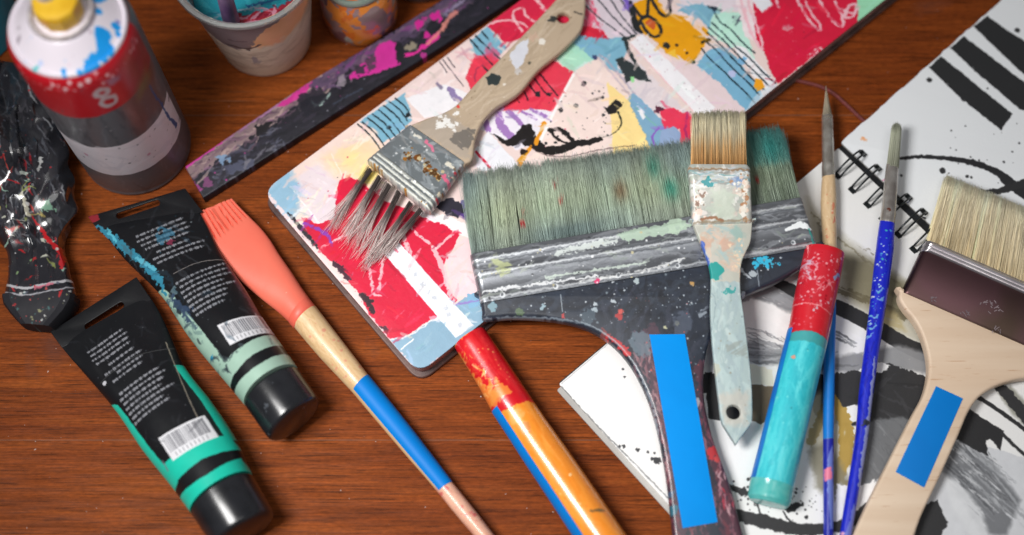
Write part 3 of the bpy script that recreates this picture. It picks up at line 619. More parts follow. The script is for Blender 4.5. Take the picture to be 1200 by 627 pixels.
def paint_left(c):
    c.poly([(945, 232), (958, 250), (995, 282), (1050, 322), (1090, 350), (1080, 405), (1040, 388), (985, 352), (950, 310)], (180, 176, 158), 1, .8, dry=(-40, .26), soft=6)
    c.poly([(985, 296), (1020, 305), (1060, 330), (1075, 372), (1040, 372), (990, 345)], OLV, 1, .85, dry=(-35, .26), soft=6); c.line([(958, 262), (992, 288), (1048, 330), (1080, 350)], 3, (116, 108, 84), 2, .6, dry=(-38, .42)); c.line([(982, 340), (1018, 352), (1060, 372)], 10, (102, 94, 70), 2, .8, dry=(-25, .38)); c.line([(950, 250), (990, 280), (1030, 300)], 2, (120, 112, 90), 2, .6, dry=(-35, .45))
    c.poly([(1020, 352), (1052, 368), (1062, 388), (1020, 384)], (178, 164, 120), 1, .8, dry=(-20, .3), soft=3)
    c.poly([(876, 342), (905, 330), (935, 345), (945, 372), (900, 358), (884, 352)], (128, 130, 134), 1, .9, dry=(-24, .3), soft=3); c.line([(870, 350), (896, 344), (932, 360)], 9, (150, 152, 156), 1.5, .8, dry=(-20, .33))
    c.line([(904, 328), (928, 340), (955, 352), (985, 362), (1020, 380), (1060, 404), (1092, 418)], [11, 15, 18, 19, 19, 20, 20], INK, .6)
    c.poly([(862, 402), (884, 400), (912, 410), (945, 408), (980, 418), (1010, 412), (1052, 404), (1092, 416), (1092, 440), (1040, 430), (1000, 438), (962, 434), (925, 430), (878, 424)], (138, 139, 142), 1, .95, dry=(-6, .26), soft=3); c.smears(30, [(876, 398), (980, 412), (980, 432), (876, 424)], 44, 4, 6, [(176, 177, 180), (112, 113, 116), (154, 155, 158)], .8, 8, .42, .06)
    c.poly([(880, 350), (905, 356), (926, 372), (928, 396), (904, 394), (880, 380)], (238, 238, 238), 1, soft=1.5); c.poly([(978, 388), (1004, 392), (1030, 408), (1006, 414), (980, 408)], (236, 236, 236), 1, soft=1); c.smears(11, [(876, 378), (925, 396), (925, 412), (876, 402)], 30, 1.8, 28, [(110, 112, 116), (150, 152, 156)], .7, 7, .42, .05); c.smears(12, [(980, 388), (1000, 396), (1000, 410), (980, 400)], 18, 2, 30, [(90, 92, 96), (140, 142, 146)], .7, 8, .42, .05)
    c.poly([(872, 424), (905, 434), (908, 452), (876, 450)], (228, 225, 208), 1); c.poly([(826, 436), (870, 446), (868, 498), (830, 490)], INK, .8); c.poly([(866, 449), (918, 455), (930, 462), (912, 488), (892, 497), (868, 490)], (112, 99, 80), 1); c.poly([(820, 440), (834, 436), (836, 462), (818, 460)], INK, .8)
    c.poly([(952, 440), (978, 438), (1006, 434), (1042, 426), (1096, 446), (1100, 470), (1070, 492), (1036, 492), (1000, 499), (962, 496), (945, 470)], (44, 44, 46), 2.2); c.poly([(1004, 434), (1030, 424), (1042, 428), (1040, 434), (1018, 440)], (236, 236, 236), 1.5); c.smears(10, [(960, 445), (1080, 445), (1060, 488), (970, 490)], 40, 5, 8, [(60, 60, 63), (34, 34, 36)], .7)
    c.poly([(986, 478), (1006, 474), (1004, 494), (984, 497)], (236, 236, 234), 1)
    c.poly([(946, 470), (966, 455), (982, 472), (992, 490), (996, 515), (992, 548), (982, 566), (968, 560), (952, 545), (944, 510)], (196, 188, 160), 1, .8, soft=4); c.line([(972, 465), (988, 490), (992, 520), (986, 552), (976, 566)], [12, 16, 18, 14, 8], (176, 144, 66), 1.8, .97, dry=(80, .22)); c.line([(966, 478), (950, 520)], 10, (150, 128, 72), 2, .7, dry=(70, .35)); c.line([(984, 560), (1004, 580), (1016, 596)], 7, (172, 144, 74), 1.4, .9)
    c.poly([(948, 528), (966, 516), (984, 540), (994, 562), (988, 590), (974, 586), (956, 572)], (124, 120, 102), 1.4, .8, dry=(60, .28), soft=4)
    c.poly([(1008, 497), (1030, 491), (1058, 489), (1070, 498), (1052, 530), (1040, 556), (1012, 572), (996, 560), (1000, 520)], (104, 106, 109), 1, .97, dry=(-50, .2), soft=1.5); c.smears(26, [(1006, 500), (1060, 494), (1040, 556), (1000, 566)], 40, 2.5, 50, [(122, 124, 127), (92, 94, 97), (134, 136, 139)], .6, 5, .44, .03)
    c.poly([(980, 566), (1002, 572), (1026, 562), (1016, 600), (994, 614), (978, 600)], (236, 236, 236), 1.4)
    c.line([(850, 602), (872, 606), (905, 614), (935, 620), (965, 620), (992, 614), (1018, 594), (1034, 574)], [12, 14, 15, 14, 12, 12, 12, 8], (40, 40, 42), 1.2); c.line([(855, 572), (868, 576), (880, 580), (886, 592)], [4, 8, 7, 3], INK, 2.2, dry=(-20, .3)); c.line([(884, 580), (892, 606)], 1.6, INK, .6); c.line([(924, 596), (938, 590)], [8, 5], INK, 2.2); c.line([(918, 600), (926, 612)], 2.5, INK, 1)
    c.dots(60, (858, 560, 945, 612), .5, 2.4, [INK], power=3); c.dots(16, (940, 575, 985, 600), .5, 1.3, [(90, 90, 90)])
    # the part under and right of the wide brush
    c.poly([(1100, 505), (1210, 540), (1210, 640), (1060, 640), (1090, 560)], (206, 208, 212), 1); c.poly([(1108, 512), (1140, 526), (1166, 548), (1196, 586), (1180, 627), (1150, 627), (1128, 588), (1104, 552)], (112, 114, 118), 1, .95, dry=(-44, .34), soft=3); c.smears(60, [(1110, 512), (1160, 530), (1200, 610), (1120, 590)], 52, 2.6, 44, [(170, 173, 177), (140, 142, 146), (80, 82, 86), (206, 208, 211)], .7, 5, .44, .03)
    c.poly([(1104, 556), (1126, 566), (1150, 600), (1160, 632), (1140, 632), (1116, 596)], (212, 214, 217), 1, .9, dry=(-45, .32), soft=3)
    c.poly([(1118, 470), (1134, 478), (1154, 492), (1176, 505), (1172, 528), (1160, 514), (1155, 516), (1158, 534), (1140, 526), (1114, 510)], (38, 38, 40), .8); c.line([(1138, 463), (1160, 474), (1204, 506)], 5, (40, 40, 42), .5); c.line([(1174, 508), (1186, 520), (1206, 538)], 4, (44, 44, 46), .5)
    c.poly([(1168, 458), (1184, 452), (1210, 480), (1210, 505), (1186, 486)], (148, 148, 138), 1, .9, dry=(-40, .3), soft=2); c.line([(1160, 447), (1180, 462), (1206, 496)], [8, 14, 12], (48, 48, 50), 1.2)
    c.poly([(1078, 592), (1099, 586), (1110, 612), (1098, 640), (1070, 640)], (40, 40, 42), 1.2)
    c.line([(657.5, 453), (700, 499), (792, 593)], 1.5, (92, 94, 96), .7, .8, dry=(-45, .3)); c.line([(658, 450), (716, 400)], 1.2, (150, 150, 152), .5, .6)  # grey edge lines; the upper-left one paints a thin shadow into the page
    # corner: specks
    for p, r in (((730, 433), 1.2), ((732, 442), 1.2), ((726, 523), 1.6), ((731, 523), 2), ((747, 527), 2.4), ((759, 530), 1.4), ((767, 531), 1.4), ((764, 538), 2), ((770, 540), 4)): c.blot(p, r, (50, 50, 54), .6)
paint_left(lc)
rc = Canvas([(984, 165), (1180, -10), (1260, 60), (1260, 420), (1120, 310)], SP, (226, 229, 232), res=3.4, seed=31)
def paint_right(c):
    for q in ([(1089, 79), (1102, 66), (1142, 98), (1186, 134), (1173, 153), (1130, 119)], [(1114, 56), (1129, 43), (1165, 70), (1212, 106), (1200, 130), (1194, 128), (1150, 90)], [(1141, 31), (1157, 19), (1180, 36), (1230, 66), (1230, 108), (1196, 84)]): c.poly(q, (33, 34, 36), .7); c.line([q[0], q[-1]], 1.4, (20, 20, 22), .6)
    c.line([(1055, 186), (1078, 184), (1110, 186), (1140, 191), (1168, 202), (1186, 217), (1215, 232)], [4, 5, 6, 8, 10, 15, 22], (30, 30, 33), .8); c.line([(1150, 224), (1172, 224), (1200, 214)], [4, 8, 10], (36, 36, 38), 1.4)
    for p, r in (((1089, 94), 3.6), ((1104, 200), 4), ((1192, 36), 3.6), ((1133, 207), 2.6), ((1138, 208), 1.6), ((1176, 190), 1.6), ((1131, 148), 1), ((1157, 104), 1.2), ((1056, 206), 1.6), ((1186, 178), 1.2), ((1194, 168), 1.4), ((1147, 188), 1.2), ((1120, 176), 1)): c.blot(p, r, INK, .25)
    c.dots(14, (1110, 140, 1200, 215), .4, 1.1, [INK]); c.blot((1012, 163), 3, (232, 150, 90), .9, .9); c.line([(1038, 210), (1030, 214)], 1.6, (220, 110, 150), .6, .8); c.line([(1066, 236), (1060, 240)], 1.8, (40, 40, 60), .5, .8); c.line([(1084, 256), (1078, 254)], 2.4, INK, .6)
paint_right(rc)
sk = thing('spiral_sketchbook', 'open wire-bound sketchbook with black and grey ink brushwork on white pages', 'sketchbook', tuple(P((1000, 360), flat(0))))
spine_o = (S_ + R0) / 2
place('cover', plate([spine_o + pu * x + pl_ * y for x, y in ((-pwid + .0000, -0.0005), (0.255, 0.0012), (0.255, PLEN + .001), (-pwid + .0000, PLEN + .001))], flat(0.6), 1.0, .3, n=1, world=True), plain('black card cover', (26, 28, 32), (18, 19, 22), .5, bump=.3), sk)
PAGEM = plain('white page edges', (206, 204, 198), (150, 148, 146), .8, scale=1, stretch=(10, 10, 2500), bump=.4)
page_l = page(K_, pu, pwid - .0004); page_r = page(R0, ru, 0.216, torn=1)
sh = np.array((0.0012, -0.0006, 0))
place('page_block', plate([p + pl_ * .0016 - pu * .0030 for p in page(K_, pu, pwid - .0004)], flat(1.9), 1.6, .2, n=1, world=True), PAGEM, sk)
place('page_block', plate([p + ru * .0006 for p in page(R0, ru, 0.216)], flat(2.3), 2.4, .2, n=1, world=True), PAGEM, sk)
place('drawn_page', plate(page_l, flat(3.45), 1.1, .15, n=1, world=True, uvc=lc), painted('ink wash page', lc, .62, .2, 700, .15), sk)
place('drawn_page', plate(page_r, flat(3.8), .5, .1, n=1, world=True, uvc=rc), painted('ink stripe page', rc, .62, .2, 700, .1), sk)
WIRE = plain('black binding wire', (38, 42, 44), (64, 68, 70), .32, .6, bump=.1)
ring0 = None
def ring_mesh():
    parts = []
    for off in (-.0017, .0017):
        pts = []
        for a in np.linspace(math.radians(-8), math.radians(188), 22):
            pts.append(-pu * (-0.0002 + .0112 * math.cos(a)) + np.array((0, 0, .0036 + .0072 * math.sin(a))) + pl_ * (off + .0004 * math.cos(a)))
        parts.append(tube(pts, .00062, 8))
    for e in (-1, 1):   # the dark square holes where the wires meet the page
        c = pu * e * .0112; q = [c + pu * x + pl_ * y for x, y in ((-.0015, -.0023), (.0015, -.0023), (.0015, .0023), (-.0015, .0023))]
        parts.append(mesh([tuple(p + np.array((0, 0, .0041 if e > 0 else .00404))) for p in q] + [tuple(p + np.array((0, 0, .0044 if e > 0 else .00434))) for p in q], [(0, 1, 2, 3), (4, 5, 6, 7), (0, 1, 5, 4), (1, 2, 6, 5), (2, 3, 7, 6), (3, 0, 4, 7)]))
    bm = bmesh.new()
    for me in parts: bm.from_mesh(me)
    out = bpy.data.meshes.new('binding_ring'); bm.to_mesh(out); bm.free(); smooth(out, 60); return out
rme = ring_mesh(); rme.materials.append(WIRE)
first = P((996, 193), flat(4)); first[2] = 0
for k in range(17):
    o = bpy.data.objects.new('binding_ring', rme); SC.collection.objects.link(o); o.parent = sk
    w = first + pl_ * (.0127 * k); o.location = Vector(w) - Vector(sk.location)

# red brown elastic lying between the two books
cord = place('elastic_cord', tube([P(p, flat(1.4)) for p in ((925, 92), (945, 97), (960, 101), (976, 109), (992, 123), (1008, 138), (1030, 158))], .0012, 8, 6), plain('dark red cord', (120, 50, 46), (92, 36, 34), .7, scale=400), None)
cord['label'] = 'thin dark red elastic cord lying on the table between the two sketchbooks'; cord['category'] = 'cord'

# ------------------------------------------------------------------ brushes
def mid(a, b, t=.5): return (a[0] + (b[0] - a[0]) * t, a[1] + (b[1] - a[1]) * t)
def tuft(rl, rr, tl, tr, pl, ht, n, w, colour, ragged=.03, clumps=(14, .5), droop=0.0, seed=1, bow=0.0, core=0, gaps=(), tipht=.6, wave=.0004, seg=5, left_gaps=0):
    r = np.random.default_rng(seed); u = r.random(n); v = r.uniform(-1, 1, n)
    if core: u = np.concatenate([u, np.linspace(.01, .99, core)]); v = np.concatenate([v, np.full(core, .45)]); n += core
    a, b, c, d = P(rl, pl), P(rr, pl), P(tl, pl), P(tr, pl); K, s = clumps
    K = K if not left_gaps else np.where(u < .24, left_gaps, K); s = s if not left_gaps else np.where(u < .24, .97, s); ctr = (np.floor(u * K) + .5 + (r.random(200)[np.floor(u * K).astype(int)] - .5) * .4) / K; ut = np.clip(u + (ctr - u) * s * r.random(n), 0, 1) + r.normal(0, .006, n)
    for g in gaps: ut = ut + np.where(u > g, 1, -1) * .016 * r.random(n) ** .2 * np.exp(-((u - g) / .02) ** 2)
    up = np.array((0, 0, .001)); root = a + (b - a) * u[:, None] + up * (v * ht)[:, None]; tip = c + (d - c) * ut[:, None] + up * (v * ht * tipht - droop)[:, None]
    ln = 1 + r.normal(0, ragged, n) - bow * (2 * u - 1) ** 2 - .04 * (v < -.5); tip = root + (tip - root) * ln[:, None]
    bend = np.stack([r.normal(0, wave, n), r.normal(0, wave, n), r.normal(0, wave * .6, n)], 1)
    f = lambda i, t: colour(u[i], v[i], t, r)
    wd = w * .001 * r.uniform(.7, 1.25, n)
    if core: wd[-core:] = np.linalg.norm(b - a) / core * .8; bend[-core:] = 0
    return strands(root, tip, wd, f, seg, bend)

# --- wide flat brush with the black handle
PB = plane3((552, 301, 23.5), (938, 235, 23.5), (825, 610, 8.6))
wb = thing('paint_brush', 'widest flat brush, with grey green stained bristles, silver ferrule and spattered black handle', 'paintbrush', tuple(P((760, 330), flat(0))))
def col_wide(u, v, t, r):
    n1 = vnoise(u * 9, np.full_like(u, t * 1.3 + 3), 4)[:, None]; n2 = vnoise(u * 60, np.full_like(u, t * .8), 9)[:, None]; n3 = vnoise(u * 220, u * 0 + 5, 11)[:, None]
    c = np.array((138, 158, 158.)) * (1 - n1) + np.array((172, 182, 164.)) * n1
    n4 = vnoise(u * 22, np.full_like(u, t * .9 + 8), 14)[:, None]; c = c * (.84 + .20 * n2 + .20 * n4) * (.96 + .10 * n3)
    mid_ = np.exp(-((t - .45) / .3) ** 2); c = c + np.array((16, 16, 2)) * mid_
    g = np.clip((t - .78) / .2, 0, 1); c = c * (1 - .25 * g) + np.array((104, 114, 116)) * .25 * g
    k = np.clip((u - .80) / .08, 0, 1)[:, None]; tl_ = np.array((64, 132, 128.)) if t > .55 else np.array((120, 134, 112.)); kk = k * (.30 + .45 * n2); c = c * (1 - kk) + tl_ * (.8 + .4 * n1) * kk
    for (uu, tt, w1, w2, cc) in ((.62, .42, .022, .13, (60, 160, 138)), (.70, .30, .02, .10, (50, 150, 140)), (.58, .75, .02, .15, (70, 150, 130)), (.47, .5, .02, .12, (150, 120, 90)), (.95, .78, .04, .2, (52, 146, 140)), (.83, .85, .02, .2, (60, 140, 136)), (.3, .1, .1, .08, (120, 140, 140))):
        m = np.exp(-((u - uu) / w1) ** 2 - ((t - tt) / w2) ** 2)[:, None] * .8; c = c * (1 - m) + np.array(cc, float) * m
    for (uu, tt) in ((.275, .72), (.285, .52), (.17, .40), (.155, .3), (.165, .26), (.885, .38)):
        m = ((np.abs(u - uu) < .0045) & (abs(t - tt) < .04) & (v > .2))[:, None]; c = np.where(m, np.array((196, 30, 48.)), c)
    s = (t < .07); c = c * (.75 if s else 1) + (np.array((60, 62, 62.)) if s else 0) * .25
    return c
W = [((552, 303), (938, 236)), ((541, 203), (916, 148))]
place('bristles', tuft((553, 303), (937, 237), (542, 205), (917, 150), PB, 5.4, 19000, .10, col_wide, .042, (40, .55), 4.0, 3, seg=14, wave=.0007, left_gaps=22, core=420, gaps=(.07, .15, .235)), HAIR, wb)
fcv = Canvas([(545, 295), (960, 225), (965, 300), (560, 365)], PB.up(6), (138, 141, 147), metal=.75, seed=41)
def paint_wf(c):
    c.grain(.12, 5, -2, 10)
    a, b, d, e = (551, 301), (938, 234), (957, 291), (563, 357)
    c.smears(170, [a, b, d, e], 42, 4.0, -9, [(146, 150, 156), (126, 130, 137), (158, 162, 168), (112, 116, 122)], .5, 6, .40)
    c.smears(40, [a, b, d, e], 20, 4, -9, [(130, 140, 134), (166, 174, 164), (150, 158, 154)], .6, 14, .46)
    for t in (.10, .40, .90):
        p, q = mid(a, e, t), mid(b, d, t); c.line([p, q], 2.4, (226, 230, 234), .8, .85, dry=(9, .30), smooth=0, metal=.6); c.line([(p[0], p[1] + 4), (q[0], q[1] + 4)], 2, (78, 82, 88), .8, .7, dry=(9, .36), smooth=0)  # rib highlights painted in as pale lines, each with a dark line below
    c.line([(655, 297), (690, 288), (722, 282)], 8, (214, 222, 218), 2.4, .85, dry=(9, .42)); c.poly([(722, 274), (800, 258), (812, 266), (780, 276), (730, 284)], (176, 198, 178), 2.4, .9, dry=(9, .26)); c.blot((790, 262), 8, (184, 206, 184), 1, .9)
    c.blot((592, 313), 12, (192, 200, 140), 1, .7, soft=2, dry=(9, .4)); c.line([(640, 326), (690, 318), (760, 308)], 3, (206, 220, 208), 1.6, .8, dry=(9, .38)); c.line([(920, 270), (936, 264), (950, 268)], [3, 7, 3], (236, 240, 242), 1.2); c.line([(948, 268), (955, 290)], 2.5, (60, 160, 150), 1.4, .9); c.line([(680, 330), (760, 316), (800, 304)], 3, (236, 238, 238), 1.8, .85, dry=(9, .38)); c.line([(566, 342), (640, 332), (700, 324)], 3, (238, 240, 242), 1.8, .85, dry=(9, .34))
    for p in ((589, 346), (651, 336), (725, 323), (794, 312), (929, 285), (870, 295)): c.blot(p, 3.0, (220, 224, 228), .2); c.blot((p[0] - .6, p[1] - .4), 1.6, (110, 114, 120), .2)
    c.blot((700, 330), 3, (214, 60, 110), .6); c.dots(120, [a, b, d, e], .4, 1.7, [(240, 242, 244), (240, 242, 244), (60, 62, 66), (200, 190, 150)], .9, 3)
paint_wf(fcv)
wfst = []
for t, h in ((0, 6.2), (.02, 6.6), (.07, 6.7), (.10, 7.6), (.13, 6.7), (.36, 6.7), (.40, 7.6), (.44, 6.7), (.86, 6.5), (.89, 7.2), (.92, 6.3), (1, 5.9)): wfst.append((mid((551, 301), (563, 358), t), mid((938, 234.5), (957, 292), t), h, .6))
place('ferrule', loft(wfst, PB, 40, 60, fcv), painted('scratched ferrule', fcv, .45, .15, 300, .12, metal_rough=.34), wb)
hcv = Canvas([(555, 350), (965, 280), (890, 660), (770, 660)], PB.up(3), (38, 44, 56), seed=45)
def paint_wh(c):
    c.smears(120, [(560, 355), (955, 292), (900, 345), (570, 380)], 30, 6, -8, [(46, 54, 68), (30, 34, 44), (52, 60, 72), (26, 30, 38)], .6, 30); c.smears(160, [(700, 345), (880, 335), (850, 480), (740, 440)], 26, 6, -60, [(46, 54, 68), (30, 34, 44), (58, 62, 76), (26, 28, 36)], .6, 40)
    c.poly([(742, 392), (768, 380), (790, 450), (800, 560), (806, 660), (770, 660), (780, 540), (764, 460)], (80, 52, 66), 3, .8, dry=(-75, .28)); c.poly([(812, 430), (832, 420), (826, 470), (856, 570), (880, 660), (846, 660), (838, 560)], (84, 50, 62), 3, .85, dry=(-75, .26))
    c.smears(140, [(772, 470), (826, 470), (872, 650), (786, 650)], 26, 4, 78, [(110, 66, 80), (60, 42, 56), (142, 96, 108), (48, 40, 54), (120, 60, 70)], .75, 14); c.smears(60, [(742, 410), (764, 400), (786, 560), (776, 560)], 20, 3, 72, [(140, 96, 104), (70, 56, 66), (170, 130, 134), (110, 70, 80)], .75, 12)
    c.smears(40, [(824, 420), (832, 420), (862, 600), (846, 600)], 16, 3, 76, [(176, 120, 132), (200, 160, 166), (70, 40, 54), (190, 50, 70)], .8, 12)
    for p, r, q in (((578, 360), 5.5, (132, 168, 180)), ((636, 361), 3.2, (160, 186, 196)), ((698, 357), 2.4, (200, 210, 216)), ((746, 330), 3, (190, 204, 206)), ((697, 364), 3, (176, 190, 198)), ((719, 354), 3, (200, 210, 216)), ((690, 372), 8, (70, 84, 96)), ((726, 371), 5, (190, 60, 60)), ((727, 366), 3, (220, 90, 80)), ((708, 392), 6, (130, 60, 60)), ((660, 371), 3, (200, 60, 60)), ((811, 333), 2.6, (210, 160, 90)), ((779, 384), 2, (210, 210, 170)), ((793, 380), 3, (150, 150, 120)), ((870, 345), 3, (190, 200, 210)), ((882, 322), 4, (190, 200, 206)), ((610, 367), 5, (90, 110, 80)), ((836, 530), 7, (196, 50, 56)), ((842, 536), 5, (200, 70, 70)), ((784, 598), 7, (40, 110, 130)), ((786, 580), 5, (60, 90, 120))): c.blot(p, r, q, .6, .85)
    c.poly([(740, 392), (752, 388), (764, 396), (762, 414), (750, 420), (738, 408)], (96, 112, 124), 3, .85, soft=1, dry=(-60, .3)); c.poly([(790, 372), (806, 362), (812, 380), (800, 396), (788, 392)], (84, 92, 108), 2.5, .7, soft=1, dry=(40, .3)); c.poly([(816, 366), (828, 360), (828, 372), (818, 374)], (170, 180, 190), 2, .7, dry=(30, .4))
    c.line([(712, 396), (726, 404), (736, 416)], 6, (200, 48, 52), 2, .9, dry=(-50, .36)); c.line([(812, 484), (818, 468)], 4, (180, 190, 196), 2, .7); c.line([(657, 346), (659, 366)], 1, (190, 200, 206), .3, .8); c.line([(887, 318), (889, 336)], 1.4, (150, 160, 170), .5, .8)
    for i in range(26): c.blot((893 + c.r.normal() * 9, 308 + c.r.normal() * 4.5), .6 + 3 * c.r.random() ** 2, (50, 178, 214), .7)
    c.line([(884, 302), (900, 306), (906, 312)], 3, (60, 180, 214), 2, .9); c.line([(868, 318), (878, 326)], [5, 2], (206, 214, 220), 1.4, .9)
    c.dots(170, [(566, 356), (950, 292), (850, 350), (700, 385)], .35, 1.5, [(190, 200, 208), (120, 132, 140), (214, 220, 224)], .85, 3.5); c.dots(100, [(715, 350), (850, 340), (836, 470), (760, 440)], .35, 1.3, [(190, 200, 208), (120, 132, 140), (200, 90, 90)], .8, 3)
    c.line([(566, 374), (600, 372), (650, 374), (690, 382), (722, 402), (745, 430), (762, 470), (774, 520)], 2, (140, 152, 162), .8, .75, dry=(-30, .36))
paint_wh(hcv)
hol = [(572, 340), (564, 352), (565, 366), (568, 376), (600, 374), (640, 376), (680, 384), (712, 401), (737, 427), (756, 462), (769, 502), (779, 552), (785, 600), (789, 640), (792, 690), (896, 690), (884, 660), (870, 627), (855, 570), (834, 512), (824, 462), (828, 412), (846, 372), (872, 349), (906, 334), (938, 316), (951, 306), (955, 297), (950, 286), (760, 316)]
place('handle', plate(hol, PB, 8.6, 2.6, uvc=hcv, n=6), painted('spattered black lacquer', hcv, .40, .2, 300, .35, coat=.1), wb)
place('sticker', plate([(761, 392), (802.5, 391.5), (841, 612), (800, 619)], PB.up(4.45), .25, .08, n=1), STICK, wb)

# --- small flat brush lying across the wide one
PS = plane3((806, 230, 36.5), (878, 230, 36.5), (862, 510, 18.5))
sb = thing('paint_brush', 'small flat brush with blond bristles and grey blue handle, lying across the widest brush', 'paintbrush', tuple(P((846, 330), flat(0))), )
def col_small(u, v, t, r):
    n2 = vnoise(u * 40, np.full_like(u, t * .8), 19)[:, None]; n3 = vnoise(u * 160, u * 0 + 5, 21)[:, None]
    a, b, c_ = np.array((150, 100, 52.)), np.array((198, 156, 104.)), np.array((216, 206, 176.)); k = np.clip((t - .25 - .2 * (n2 - .5)) / .35, 0, 1); c = (b if t > .12 else (a + b) / 2) * (1 - k) + c_ * k
    g = np.clip((t - .8) / .2, 0, 1) * .5 * np.exp(-((u - .45) / .3) ** 2)[:, None]; c = c * (1 - g) + np.array((140, 146, 130)) * g
    return c * (.74 + .34 * n2 + .22 * n3)
place('bristles', tuft((810, 196), (874, 196), (811, 133), (873, 131), PS, 3.6, 2600, .12, col_small, .022, (9, .5), 1.0, 8, seg=6, bow=.02, core=150), HAIR, sb)
sfc = Canvas([(800, 190), (885, 190), (885, 268), (805, 268)], PS.up(5), (190, 192, 184), metal=.25, seed=51)
def paint_sf(c):
    q = [(806, 196), (878, 197), (881, 262), (811, 264)]
    c.smears(60, q, 14, 6, 20, [(214, 214, 206), (168, 176, 168), (228, 226, 220), (190, 200, 186), (206, 190, 180)], .85, 60)
    c.smears(36, [(806, 196), (878, 197), (878, 216), (808, 216)], 26, 3, 0, [(236, 240, 240), (120, 170, 176), (150, 150, 146), (190, 200, 206)], .85, 10); c.blot((829, 214), 5, (50, 150, 156), .9); c.blot((860, 213), 6, (150, 166, 196), .8, .8); c.blot((867, 212), 4, (120, 150, 190), .8)
    for i in range(44): c.blot((813 + abs(c.r.normal()) * 9, 224 + c.r.random() * 36), .8 + 3.2 * c.r.random() ** 2, [(240, 238, 232), (226, 220, 214), (150, 120, 104), (240, 214, 200)][i % 4], .6)
    for i in range(60): c.blot((876 - abs(c.r.normal()) * 7, 204 + c.r.random() * 56), .8 + 3 * c.r.random() ** 2, [(240, 236, 226), (232, 224, 210), (180, 132, 96), (230, 204, 186)][i % 4], .6)
    c.poly([(834, 224), (858, 222), (862, 256), (838, 258)], (196, 206, 190), 3, .8, soft=2); c.line([(822, 258), (834, 255), (846, 258)], 3, (150, 104, 74), 1.2, .9); c.line([(811, 260), (880, 258)], 2, (150, 130, 104), 1, .7, dry=(0, .3)); c.line([(808, 222), (811, 258)], 2, (70, 110, 150), 1, .8, dry=(80, .4)); c.line([(807, 198), (878, 199)], 2.4, (150, 120, 92), 1.4, .85, dry=(0, .3))
paint_sf(sfc)
place('ferrule', loft([((807, 195), (876, 195.5), 4.6, .6), ((805, 199), (878.5, 199.5), 5.2, .6), ((806.5, 207), (878.5, 207), 5.0, .6), ((807, 210), (878.7, 210), 5.5, .6), ((807.5, 213), (879, 213), 5.0, .6), ((811, 262), (880.5, 260), 4.8, .6), ((813, 265), (879.5, 263), 3.6, .6)], PS, 32, 60, sfc), painted('paint-crusted ferrule', sfc, .38, .5, 260, .7, coat=.3), sb)
shc = Canvas([(800, 255), (890, 255), (890, 530), (820, 530)], PS.up(2), (166, 184, 184), seed=55)
def paint_sh(c):
    c.smears(120, [(824, 310), (880, 310), (882, 515), (838, 515)], 34, 6, 85, [(176, 196, 196), (152, 172, 174), (186, 202, 200), (160, 178, 182)], .7, 12)
    c.poly([(808, 258), (884, 258), (880, 300), (866, 330), (836, 330), (822, 296)], (186, 184, 172), 2, .9); c.smears(50, [(814, 264), (880, 262), (868, 320), (832, 320)], 16, 8, 30, [(206, 176, 154), (160, 184, 184), (190, 198, 186), (214, 188, 170), (150, 176, 180), (196, 190, 180)], .7, 60)
    c.blot((827, 284), 7, (198, 160, 138), .9, .7, soft=2); c.blot((850, 286), 8, (206, 160, 138), .9, .7, soft=2); c.blot((866, 276), 8, (140, 176, 170), .9, .7, soft=2); c.blot((838, 318), 8.4, (20, 150, 144), .4); c.blot((854, 342), 4.5, (40, 150, 146), .9, .85); c.line([(822, 284), (826, 298), (830, 310)], 3.4, (60, 96, 190), 1.4, .9); 
    for i in range(26): c.blot((864 + c.r.normal() * 4, 310 + c.r.normal() * 14), .6 + 2 * c.r.random() ** 2, (226, 200, 172), .6)
    c.poly([(850, 402), (876, 398), (876, 420), (854, 416)], (140, 146, 140), 2.5, .6, dry=(30, .42)); c.poly([(842, 462), (878, 458), (874, 500), (850, 500)], (198, 184, 170), 3, .55, soft=3); c.blot((838, 432), 6, (186, 184, 160), .9, .6); c.dots(60, (828, 340, 880, 500), .4, 1.8, [(120, 134, 140), (196, 206, 204), (140, 130, 110)], .7, 3)
    c.line([(828, 340), (838, 352), (832, 400)], 1, (120, 140, 146), .8, .6)
paint_sh(shc)
sho = [(812, 262), (815, 272), (824, 293), (831, 314), (833, 332), (832, 362), (834, 400), (838, 440), (842, 472), (845, 494), (851, 505), (858, 516), (862, 521.5), (866, 516), (874, 505), (880, 496), (881, 480), (880, 450), (876, 410), (871, 370), (867, 340), (868, 312), (873, 298), (879, 284), (881, 262), (881, 258), (812, 258)]
place('handle', plate(sho, PS, 5.0, 0.8, [((859, 484), 4.0)], shc, n=6), painted('worn painted handle', shc, .55, .4, 260, .5), sb)

